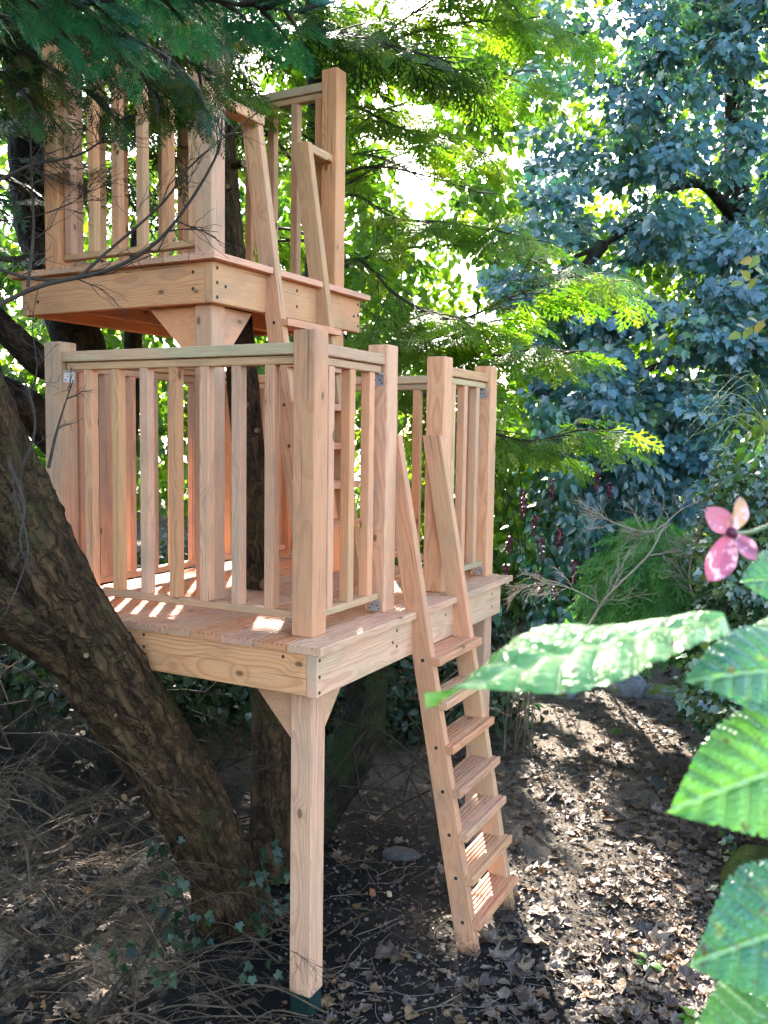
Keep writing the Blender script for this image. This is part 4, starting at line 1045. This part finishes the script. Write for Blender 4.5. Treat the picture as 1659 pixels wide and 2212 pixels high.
# ---- young laurel stems beside the ladder
lau = empty('young_shrub', G(1105, 1610, -1.52)); tag(lau, 'young shrub of thin upright stems and broad leaves behind the lower ladder', 'shrub')
MAT['laurel'] = leaf_mat('laurel_leaves', [(.016, .05, .03), (.025, .07, .04), (.04, .10, .04)], .25, .35, .6)
st = []; lp, lt, ln_, ls = [], [], [], []
for i in range(26):
    a = G(rng.uniform(1070, 1150), rng.uniform(1570, 1640), -1.53); c = a+np.array([rng.normal()*.12, rng.normal()*.12, rng.uniform(.45, 1.0)])
    w = catmull([a, a*.5+c*.5+rng.normal(size=3)*.02, c], 12); st.append(tube(w, np.linspace(.005, .002, 12), 5))
    for k in range(7):
        j = rng.integers(5, 12); lp.append(w[j]); d = rng.normal(size=3); d[2] = -.2; lt.append(d); ln_.append(np.array([0, 0, 1.])+rng.normal(size=3)*.3); ls.append(rng.uniform(.06, .12))
o = tubes_object('stem', st, MAT['twig']); child_np(o, lau)
leaf_parts('leaf', T_OVATE, [np.array(lp), np.array(lt), np.array(ln_), np.array(ls), rng.random(len(ls))], MAT['laurel'], lau, 200)
# ------------------------------------------------------------------ forest floor
MAT['litter'] = leaf_mat('dry_leaves', [(.055, .034, .021), (.095, .058, .034), (.14, .088, .054), (.19, .135, .092), (.18, .095, .038)], .12, .55, .45, (1.2, 1.0, .7))
def floor_pts(n, px, py, acc=None):
    out = []
    while len(out) < n:
        x, y = rng.uniform(*px), rng.uniform(*py); q = G(x, y, -1.54)
        if acc and rng.random() > acc(x, y): continue
        out.append((q[0], q[1], 0))
    q = np.array(out); q[:, 2] = gz(q[:, 0], q[:, 1]); return q
def lay(q, sc, tilt=.35, lift=.012):
    n = len(q); a = rng.random(n)*6.283; t = np.stack([np.cos(a), np.sin(a), rng.normal(size=n)*.15], -1)
    nr = np.array([0, 0, 1.])+rng.normal(size=(n, 3))*tilt
    return q+np.array([0, 0, 1.])*(lift+rng.random((n, 1))*.012), basis(t, nr), sc
def dens(x, y):
    path = np.clip((x-1000)/300, 0, 1)*np.clip((2120-y)/500, .25, 1)
    edge = .55 if x > 1380 else 0
    return np.clip(.12+.8*path+edge, .1, 1)
q = floor_pts(2700, (620, 1700), (1440, 2260), dens)
q2 = floor_pts(160, (-100, 700), (1800, 2260))
q = np.concatenate([q, q2]); p_, r_, s_ = lay(q, rng.uniform(.024, .085, len(q)), .24)
o = foliage('leaf_litter', [scatter(T_DRY, p_, r_, s_)], MAT['litter']); tag(o, 'dry brown fallen leaves scattered over path and soil', 'leaf litter', kind='stuff')
q = floor_pts(7000, (600, 1720), (1440, 2260), lambda x, y: .25+.75*dens(x, y)); p_, r_, s_ = lay(q, rng.uniform(.010, .030, len(q)), .5, .006)
o = foliage('leaf_crumbs', [scatter(T_SMALL+[T_OVATE[0]], p_, r_, s_)], MAT['litter']); tag(o, 'broken bits of dry leaf covering the path', 'leaf litter', kind='stuff')
# crumbs, bark chips and grit
TB = [blob(1, 0), blob(2, 0), blob(3, 0)]
q = floor_pts(9000, (600, 1750), (1440, 2260), lambda x, y: .45+.55*(x > 1000)); n = len(q)
MAT['grit'] = leaf_mat('soil_crumbs', [(.015, .012, .010), (.03, .024, .019), (.06, .048, .038), (.15, .13, .11)], .0, .8, .3)
o = foliage('grit', [scatter(TB, q+[0, 0, .004], basis(rng.normal(size=(n, 3)), rng.normal(size=(n, 3))), rng.uniform(.3, 1, (n, 3))*(rng.random(n)**3*.014+.003)[:, None])], MAT['grit']); tag(o, 'small crumbs of soil and grit on the ground', 'grit', kind='stuff')
# fine twigs lying about
tl = []
for c in floor_pts(520, (560, 1700), (1450, 2260)):
    a = rng.random()*6.28; L_ = rng.uniform(.05, .28); d = np.array([math.cos(a), math.sin(a), 0]); e = c+d*L_; e[2] = gz(e[0], e[1]); m = (c+e)/2+np.array([-d[1], d[0], 0])*rng.normal()*.15*L_
    m[2] = gz(m[0], m[1])+.008; tl.append(tube(catmull([c+[0, 0, .006], m+[0, 0, .006], e+[0, 0, .01]], 7), np.linspace(.0022, .001, 7)*rng.uniform(.6, 1.6), 4))
o = tubes_object('floor_twigs', tl, MAT['twig'], kind='stuff'); tag(o, 'thin dry twigs strewn over the forest floor', 'twigs', kind='stuff')
# the larger leaves, one by one
DRYM = []
for i, (V, F) in enumerate(T_DRY):
    me = mesh_np('fallen_leaf', V, [F], True, {'rnd': np.full(len(V), .5)}); DRYM.append(me)
b = NB('fallen_leaf'); r_ = b.n('ShaderNodeObjectInfo').outputs['Random']
col = b.ramp(r_, [(0, (.055, .036, .024)), (.3, (.105, .066, .042)), (.6, (.165, .108, .072)), (.85, (.22, .16, .112)), (1, (.20, .105, .04))])
nz = b.noise(b.n('ShaderNodeTexCoord').outputs['Object'], 7, 4, .6); col = b.mix(1.0, col, b.ramp(nz, [(.3, .6), (.7, 1.25)]), 'MULTIPLY')
MAT['fallen'] = b.end(b.pbsdf(col, .5, .5, nz, .4, .03))
def leaf_at(px, py, size, var, label, group=None, ang=None, tilt=.25, lift=.014):
    c = G(px, py, -1.54); c[2] = gz(c[0], c[1])+lift; a = rng.random()*6.28 if ang is None else ang
    m = basis(np.array([[math.cos(a), math.sin(a), rng.normal()*.1]]), np.array([0, 0, 1.])+rng.normal(size=(1, 3))*tilt)[0]
    M_ = Matrix.Identity(4)
    for i in range(3):
        for j in range(3): M_[i][j] = m[i][j]*size
        M_[i][3] = c[i]
    o = put('fallen_leaf', DRYM[var], MAT['fallen'], None, M_); tag(o, label, 'leaf', group); return o
leaf_at(865, 2060, .15, 3, 'large flat tan leaf with a long stalk in front of the ladder', ang=2.6, tilt=.1)
leaf_at(1390, 2035, .17, 0, 'large curled brown leaf standing up on the path at lower right')
leaf_at(750, 1925, .11, 1, 'pale folded leaf just right of the front leg')
leaf_at(640, 2205, .12, 2, 'dry tan leaf at the foot of the front leg')
for i in range(150):
    x, y = rng.uniform(1020, 1600), rng.uniform(1560, 2220)
    leaf_at(x, y, rng.uniform(.07, .135), rng.integers(0, 8), 'curled brown fallen leaf lying on the path', 'fallen leaves on the path')

# ---- stones at the end of the path
b = NB('mossy_stone'); co = b.n('ShaderNodeTexCoord').outputs['Object']; nz = b.noise(co, 14, 5, .65)
sp_ = b.n('ShaderNodeSeparateXYZ'); b.set(sp_.inputs[0], b.n('ShaderNodeNewGeometry').outputs['Normal'])
col = b.mix(b.ramp(nz, [(.3, 0.0), (.7, 1.0)]), (.10, .105, .11), (.30, .30, .30))
mf = b.ramp(b.math('ADD', b.noise(co, 5, 3, .6), b.math('MULTIPLY', sp_.outputs[2], .22)), [(.62, 0.0), (.72, 1.0)])
col = b.mix(mf, col, (.12, .15, .015)); MAT['stone'] = b.end(b.pbsdf(col, .8, .3, nz, .7, .03))
MAT['stone2'] = plain_mat('dark_stone', (.06, .055, .05), .8, .3, 0, .5, 30)
for i, (px, py, sx, sy, sz, lab) in enumerate(((1355, 1492, .24, .18, .16, 'grey stone with bright moss at the end of the path'), (1430, 1503, .26, .16, .10, 'flat dark mossy stone right of the bright mossy one'),
        (1270, 1480, .13, .11, .10, 'small grey stone left of the mossy stones'), (1215, 1500, .15, .12, .08, 'low stone near the shrub base at the path end'),
        (870, 1850, .11, .08, .03, 'flat grey stone behind the ladder in the shade'), (1420, 1700, .10, .07, .03, 'small half-buried stone on the right of the path'))):
    V, F = blob(20+i, 2); c = G(px, py, -1.54); c[2] = gz(c[0], c[1])+sz*.15
    o = put('stone', mesh_np('stone', V*[sx, sy, sz], [F], True), MAT['stone'] if i < 4 else MAT['stone2'], None, Matrix.Translation(c) @ Matrix.Rotation(i*1.3, 4, 'Z')); tag(o, lab, 'stone')
# chip of wood and of brick
for (px, py, s, col, lab) in ((842, 1938, .022, (.62, .45, .25), 'small pale offcut of wood on the soil'), (805, 1935, .028, (.30, .12, .06), 'reddish chip left of the pale offcut')):
    c = G(px, py, -1.54); c[2] = gz(c[0], c[1])+.014
    o = put('wood_chip', beam_mesh(s*1.6, s, s*.7, .002, 'wood_chip'), plain_mat('chip', col, .7, .2, 0, .3, 60), None, Matrix.Translation(c) @ Matrix.Rotation(.6, 4, 'Z') @ Matrix.Rotation(.3, 4, 'X')); tag(o, lab, 'wood chip')

# ---- brushwood on the left
bw = []
for i in range(190):
    x, y = rng.uniform(-120, 420), rng.uniform(1500, 2260)
    if (x > 60 and y < 1720) or (x > 220 and y < 1850): continue
    a = P(x, y, rng.uniform(3.3, 4.4)); ang = rng.normal()*.5+(2.7 if rng.random() < .6 else .4); L_ = rng.uniform(.25, .75)
    d = RIGHT*math.cos(ang)+UP*math.sin(ang)*.7+FWD*rng.normal()*.4
    m = a+d*L_*.5+np.array([0, 0, rng.uniform(.0, .10)]); e = a+d*L_+np.array([0, 0, -rng.uniform(0, .22)])
    bw += twig_tree([a, m, e], rng.uniform(.0018, .0046), 2, 8, 100+i, .42, .24, .0010)
for i in range(90):
    x, y = rng.uniform(300, 720), rng.uniform(1850, 2250)
    a = G(x, y, -1.5); ang = rng.normal()*.6+3.0; L_ = rng.uniform(.25, .6); d = RIGHT*math.cos(ang)+np.array([FWD[0], FWD[1], 0])*math.sin(ang)
    bw += twig_tree([a, a+d*L_*.5+[0, 0, .07*rng.random()+.02], a+d*L_+[0, 0, -.02]], rng.uniform(.0025, .005), 1, 4, 400+i, .5, .16, .0014)
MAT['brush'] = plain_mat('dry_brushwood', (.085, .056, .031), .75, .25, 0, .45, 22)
o = tubes_object('brushwood', bw, MAT['brush'], kind='stuff'); tag(o, 'tangle of dry conifer twigs on the ground at lower left', 'brushwood', kind='stuff')
bw = []
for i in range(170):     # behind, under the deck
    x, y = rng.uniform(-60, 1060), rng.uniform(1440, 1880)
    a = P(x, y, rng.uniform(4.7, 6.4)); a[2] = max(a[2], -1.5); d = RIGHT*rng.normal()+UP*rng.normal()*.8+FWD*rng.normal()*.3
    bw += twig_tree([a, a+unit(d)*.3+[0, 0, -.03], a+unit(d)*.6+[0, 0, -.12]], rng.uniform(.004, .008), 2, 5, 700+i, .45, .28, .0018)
MAT['brush_shade'] = plain_mat('brushwood_shaded', (.035, .025, .016), .8, .15, 0, .45, 22)  # darker copy of the brushwood, shade under the deck put into its colour
o = tubes_object('brushwood', bw, MAT['brush_shade'], kind='stuff'); tag(o, 'dark bare twigs hanging in the shade under the lower deck', 'brushwood', kind='stuff')
MAT['fbranch'] = bark_mat('fallen_branch_bark', (.03, .02, .012), (.12, .08, .047), None, 18, .3, .4)
for pts, r, lab in (([(-60, 1870, 3.6), (110, 1850, 3.7), (200, 1800, 3.75), (268, 1770, 3.8)], .020, 'grey fallen branch ending under the leaning trunk, brightly lit'),
                    ([(0, 1990, 3.35), (120, 2050, 3.4), (210, 1990, 3.5), (300, 1900, 3.6)], .022, 'dark fallen branch curving through the brushwood at lower left'),
                    ([(60, 1660, 3.8), (150, 1700, 3.85), (220, 1730, 3.85), (280, 1800, 3.9)], .017, 'mossy curved branch beside the leaning trunk'),
                    ([(-40, 2180, 3.2), (60, 2130, 3.25), (130, 2120, 3.3), (200, 2090, 3.35)], .018, 'cut branch with a pale end in the bottom left corner'),
                    ([(150, 2260, 3.2), (230, 2160, 3.3), (300, 2080, 3.45), (370, 1960, 3.6)], .018, 'long dark branch leaning towards the trunk base'),
                    ([(700, 2025, 4.1), (760, 1990, 4.2), (830, 1960, 4.3), (880, 1950, 4.35)], .006, 'thin pale stick lying behind the front leg')):
    q = P3(pts)
    if r < .01: q = [np.array([w[0], w[1], gz(w[0], w[1])+.03]) for w in [G(p[0], p[1], -1.52) for p in pts]]
    o = tubes_object('fallen_branch', [limb(q, [r, r*.95, r*.8, r*.6], 50, 14, r*.12, r*99)], MAT['fbranch']); tag(o, lab, 'branch')

q = np.array([P(rng.uniform(-40, 330), rng.uniform(1850, 2230), rng.uniform(3.4, 3.8)) for _ in range(110)]); q[:, 2] = np.maximum(q[:, 2], gz(q[:, 0], q[:, 1])+.01)
o = foliage('caught_leaves', [scatter(T_DRY, q, basis(rng.normal(size=(110, 3)), rng.normal(size=(110, 3))+np.array([0, 0, 1.5])), rng.uniform(.02, .045, 110))], MAT['litter']); tag(o, 'dry leaves caught in the brushwood at lower left', 'leaf litter', kind='stuff')
# ---- dead twigs on the leaning trunk
tb = []
for q, r, sd_ in (([(105, 1010, 3.14), (118, 950, 3.10), (135, 890, 3.08), (158, 822, 3.06)], .007, 51), ([(40, 1030, 3.12), (75, 930, 3.06), (60, 840, 3.02), (20, 790, 3.0)], .006, 52),
                  ([(20, 1000, 3.1), (52, 1090, 3.05), (45, 1180, 3.05), (85, 1275, 3.08)], .007, 53), ([(30, 1060, 3.1), (60, 1180, 3.05), (40, 1260, 3.03), (10, 1330, 3.0)], .005, 54),
                  ([(60, 860, 3.1), (80, 800, 3.05), (70, 700, 3.0), (85, 610, 3.0)], .004, 55)):
    tb += twig_tree(P3(q), r, 2, 6, sd_, .5, .16, .0012)
o = tubes_object('dead_twigs', tb, MAT['twig_dark']); child_np(o, lean)
# ---- ivy at the foot of the leaning trunk
iv = empty('ivy', G(500, 2000, -1.5)); tag(iv, 'dark ivy climbing at the foot of the leaning trunk', 'ivy')
cs = np.array([P(*q) for q in ((360, 1830, 3.85), (372, 1890, 3.85), (360, 1940, 3.82), (390, 1960, 3.85), (420, 1985, 3.9), (430, 2020, 3.9), (380, 2010, 3.8), (330, 2040, 3.75), (290, 2050, 3.7), (540, 1860, 4.05), (560, 1900, 4.05), (590, 1830, 4.2), (575, 1960, 4.05), (610, 1880, 4.2), (600, 1930, 4.1), (545, 1990, 4.0), (250, 2060, 3.6), (350, 2100, 3.6), (560, 2100, 3.7))])
leaf_parts('leaf', T_IVY, clumps(cs, .075, 7, (.035, .06), .4, 1.0, .4, .9), MAT['under'], iv, 300)
o = tubes_object('stem', [limb([P(430, 2060, 3.95), P(400, 1950, 3.9), P(365, 1880, 3.85), P(355, 1800, 3.85)], [.004, .003, .002], 14, 5), limb([P(600, 2000, 4.1), P(580, 1920, 4.1), P(560, 1850, 4.08)], [.004, .003, .002], 14, 5)], MAT['twig_dark']); child_np(o, iv)
# small green seedlings on the path
MAT['seedling'] = leaf_mat('seedling_leaves', [(.07, .18, .02), (.11, .24, .03)], .4, .4, .4)
for (px, py, s, lab) in ((1400, 2095, .055, 'bright green seedling among the leaves at lower right'), (1500, 2215, .07, 'green leafy seedling at the bottom edge'), (1330, 1585, .05, 'small green seedling by the stones')):
    c = G(px, py, -1.54); c[2] = gz(c[0], c[1]); n = 11; a = rng.random(n)*6.28
    o = empty('seedling', c); tag(o, lab, 'seedling')
    leaf_parts('leaf', T_OVATE, [c+np.stack([np.cos(a)*.012, np.sin(a)*.012, rng.uniform(.015, .05, n)], -1), np.stack([np.cos(a), np.sin(a), .3+0*a], -1), np.array([0, 0, 1.])+rng.normal(size=(n, 3))*.3, np.full(n, s), rng.random(n)], MAT['seedling'], o, 20)
    l = tubes_object('stem', [tube(np.array([c-[0, 0, .01], c+[0, .003, .03], c+[0, 0, .055]]), np.array([.002, .0018, .001]), 5)], MAT['stalk']); child_np(l, o)
MAT['log_moss'] = bark_mat('bright_moss', (.05, .045, .015), (.16, .14, .04), (.15, .17, .03), 30, .8, 1.0)
# mossy log at the right edge of the path
o = tubes_object('mossy_log', [limb([G(1575, 1950, -1.52)-[0, 0, .02], G(1592, 1900, -1.5), G(1625, 1860, -1.46)+[0, 0, .0], G(1680, 1830, -1.42)-[0, 0, .04]], [.035, .07, .075, .03], 50, 24, .012, 2.)], MAT['log_moss']); tag(o, 'mossy log end behind the hydrangea leaves at lower right', 'log')

# ------------------------------------------------------------------ hydrangea in the right foreground
def hyd_mat(name, base, edge):
    b = NB(name); at = b.n('ShaderNodeAttribute', attribute_name='uvw', attribute_type='GEOMETRY').outputs['Vector']
    co = b.n('ShaderNodeTexCoord').outputs['Object']
    s = b.n('ShaderNodeSeparateXYZ'); b.set(s.inputs[0], at)
    ax = b.math('ABSOLUTE', s.outputs[0])
    wob = b.math('MULTIPLY', b.math('SUBTRACT', b.noise(at, 6, 2), .5), .05)
    sl = b.math('ADD', b.math('SUBTRACT', s.outputs[1], b.math('ADD', b.math('MULTIPLY', ax, .95), b.math('MULTIPLY', b.math('MULTIPLY', ax, ax), -.8))), wob)
    v = b.math('FRACT', b.math('MULTIPLY', sl, 8.0))
    dv = b.math('ABSOLUTE', b.math('SUBTRACT', v, .5))
    vein = b.math('MULTIPLY', b.ramp(dv, [(0, 1.0), (.045, .8), (.09, 0.0)]), b.ramp(ax, [(0, 1.0), (.25, .7), (.36, .1)]))
    mid = b.ramp(ax, [(0, 1.0), (.012, .9), (.024, 0.0)])
    # cross veinlets between the side veins
    tv = b.math('ABSOLUTE', b.math('SUBTRACT', b.math('FRACT', b.math('MULTIPLY', b.math('ADD', b.math('ADD', ax, b.math('MULTIPLY', s.outputs[1], .35)), b.math('MULTIPLY', wob, 2.0)), 26.0)), .5))
    cross = b.ramp(tv, [(0, .6), (.10, .4), (.2, 0.0)])
    net = b.n('ShaderNodeTexVoronoi', feature='DISTANCE_TO_EDGE'); b.set(net.inputs['Vector'], co); net.inputs['Scale'].default_value = 260
    nf = b.ramp(net.outputs['Distance'], [(0, 1.0), (.09, 0.0)])
    vf = b.math('MAXIMUM', b.math('MAXIMUM', vein, mid), b.math('MULTIPLY', cross, .5))
    nz = b.noise(co, 34, 4, .62); sp = b.noise(co, 90, 3, .6)
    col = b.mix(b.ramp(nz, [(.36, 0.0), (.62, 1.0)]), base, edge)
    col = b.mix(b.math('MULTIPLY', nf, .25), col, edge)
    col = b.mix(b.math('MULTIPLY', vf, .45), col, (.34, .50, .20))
    col = b.mix(b.ramp(sp, [(.62, 0.0), (.68, .8)]), col, (.13, .055, .022))
    col = b.mix(b.ramp(b.noise(co, 60, 2, .5), [(.66, 0.0), (.70, .7)]), col, (.30, .34, .06))
    h = b.math('SUBTRACT', b.math('MULTIPLY', vf, -1.2), b.math('MULTIPLY', nf, .15))
    pb = b.pbsdf(col, b.ramp(nz, [(.35, .20), (.65, .42)]), .8, h, .9, .0022)
    tr = b.n('ShaderNodeBsdfTranslucent'); b.set(tr.inputs['Color'], b.mix(1.0, col, (1.5, 1.8, .5), 'MULTIPLY'))
    ms = b.n('ShaderNodeMixShader'); ms.inputs[0].default_value = .26
    b.t.links.new(pb.outputs[0], ms.inputs[1]); b.t.links.new(tr.outputs[0], ms.inputs[2]); return b.end(ms)
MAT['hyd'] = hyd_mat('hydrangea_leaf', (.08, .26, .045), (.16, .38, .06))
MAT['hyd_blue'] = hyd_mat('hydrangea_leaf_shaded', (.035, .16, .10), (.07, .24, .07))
MAT['hstem'] = plain_mat('hydrangea_stem', (.13, .16, .06), .5, .4, 0, .3, 50)
hyd = empty('hydrangea', P(1900, 2300, .62)); tag(hyd, 'hydrangea with large serrated green leaves in the right foreground', 'shrub')
def big_leaf(base, tip, nrm, width, curl=.12, fold=.22, mat='hyd', wav=.02, seed=0):
    base, tip = np.array(base), np.array(tip); L_ = np.linalg.norm(tip-base)
    nu, nv = 140, 31; u = np.linspace(0, 1, nu)[:, None]; v = np.linspace(-1, 1, nv)[None]
    prof = np.sin(np.pi*np.clip(u, 0, 1)**.78)**.85*(1-.18*u)+.0
    ser = 1+.07*((u*23) % 1)*(np.abs(v) > .9)*(u > .08)*(u < .96)-.10*np.clip(np.sin(u*37+seed*5)-.86, 0, 1)*4*(np.abs(v) > .8)
    x = v*prof*ser*.5*width/L_; y = u+0*v
    vq = (u-np.abs(x)*.95+.8*x*x)*8.0+.5
    z = fold*np.abs(x)*(1-.6*np.abs(v))-curl*(u-.35)**2*1.3-.35*np.abs(x)**2/(.5*width/L_+1e-6)*.5-.007*np.cos(2*np.pi*vq)*(np.abs(v) < .97)+wav*np.sin(u*9+v*2+seed)*np.abs(v)
    V = np.stack(np.broadcast_arrays(x, y, z), -1).reshape(-1, 3)
    rot = basis((tip-base)[None], np.array(nrm, float)[None])[0]
    W = V@rot.T*L_+base; idx = np.arange(nu*nv).reshape(nu, nv)
    F = np.stack([idx[:-1, :-1], idx[:-1, 1:], idx[1:, 1:], idx[1:, :-1]], -1).reshape(-1, 4)
    uv = np.stack(np.broadcast_arrays(x, y, z), -1).reshape(-1, 3)
    o = put('leaf', mesh_np('leaf', W, [F], True, None, uv), MAT[mat]); child_np(o, hyd); return o
TC = -FWD
big_leaf(P(1565, 1328, .50), P(915, 1480, .44), UP*.97+TC*.17-RIGHT*.06, .080, .10, .25, 'hyd', .03, 1)
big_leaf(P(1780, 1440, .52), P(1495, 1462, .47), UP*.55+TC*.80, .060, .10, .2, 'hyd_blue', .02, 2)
big_leaf(P(1800, 1618, .52), P(1466, 1742, .46), UP*.40+TC*.92+RIGHT*-.1, .074, .14, .2, 'hyd', .02, 3)
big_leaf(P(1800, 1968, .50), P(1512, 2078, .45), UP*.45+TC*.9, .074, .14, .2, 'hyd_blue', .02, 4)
big_leaf(P(1800, 2195, .50), P(1505, 2240, .45), UP*.75+TC*.7, .07, .12, .2, 'hyd', .02, 5)
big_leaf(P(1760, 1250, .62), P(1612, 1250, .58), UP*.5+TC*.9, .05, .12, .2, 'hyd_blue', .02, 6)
big_leaf(P(1800, 1360, .60), P(1590, 1385, .60), UP*.8+TC*.3, .06, .12, .2, 'hyd', .02, 7)
o = tubes_object('stem', [limb([P(1850, 2500, .58), P(1830, 2000, .55), P(1810, 1600, .54), P(1790, 1300, .6), P(1760, 1150, .64)], [.004, .0035, .003, .0025], 30, 8)] +
                 [limb([P(1815, y, .54), P(x, y2, d)], [.002, .0015], 8, 6) for (y, x, y2, d) in ((1450, 1560, 1425, .50), (1460, 1780, 1440, .52), (1620, 1800, 1600, .52), (1960, 1800, 1940, .50), (2190, 1800, 2170, .50))], MAT['hstem']); child_np(o, hyd)
# pink lacecap floret
MAT['pink'] = leaf_mat('pink_sepals', [(.36, .10, .17), (.40, .14, .21), (.44, .20, .25), (.46, .31, .19)], .25, .5, .3, (1.1, 1.0, 1.0), (130, .54, (.72, .40, .46)))
flo = empty('flower', P(1582, 1152, .60)); tag(flo, 'faded pink four-petalled hydrangea floret at the right', 'flower')
def sepal(tipxy, w, rnd, nr):
    c = P(1582, 1152, .60); t = P(tipxy[0], tipxy[1], .595); L_ = np.linalg.norm(t-c)
    nu, nv = 14, 9; u = np.linspace(0, 1, nu)[:, None]; v = np.linspace(-1, 1, nv)[None]
    prof = np.sin(np.pi*np.clip(u, 0, 1)**1.15)**.6; x = v*prof*w*.62; z = .10*v*v*prof-.10*(u-.4)**2+.03*np.sin(u*9+v*4)-.05*np.exp(-(v/.18)**2)+.02*np.cos(v*14)*prof
    V = np.stack(np.broadcast_arrays(x, u+0*v, z), -1).reshape(-1, 3); rot = basis((t-c)[None], np.array(nr)[None])[0]
    W = V@rot.T*L_+c; idx = np.arange(nu*nv).reshape(nu, nv); F = np.stack([idx[:-1, :-1], idx[:-1, 1:], idx[1:, 1:], idx[1:, :-1]], -1).reshape(-1, 4)
    o = put('petal', mesh_np('petal', W, [F], True, {'rnd': np.full(len(W), rnd)}), MAT['pink']); child_np(o, flo)
sepal((1533, 1256), .44, .15, TC+UP*.1); sepal((1528, 1098), .50, .45, TC-UP*.2); sepal((1634, 1208), .44, .3, TC+RIGHT*.2); sepal((1602, 1074), .50, .9, TC*.8+RIGHT*.4)
o = tubes_object('flower_stalk', [limb([P(1582, 1152, .603), P(1620, 1150, .615), P(1690, 1130, .63), P(1765, 1160, .64)], [.0016, .0015, .0018], 16, 6)], MAT['hstem']); child_np(o, flo)
V, F = blob(3, 1); o = put('flower_centre', mesh_np('flower_centre', V*.004+P(1582, 1152, .597), [F], True), MAT['tassel']); child_np(o, flo)
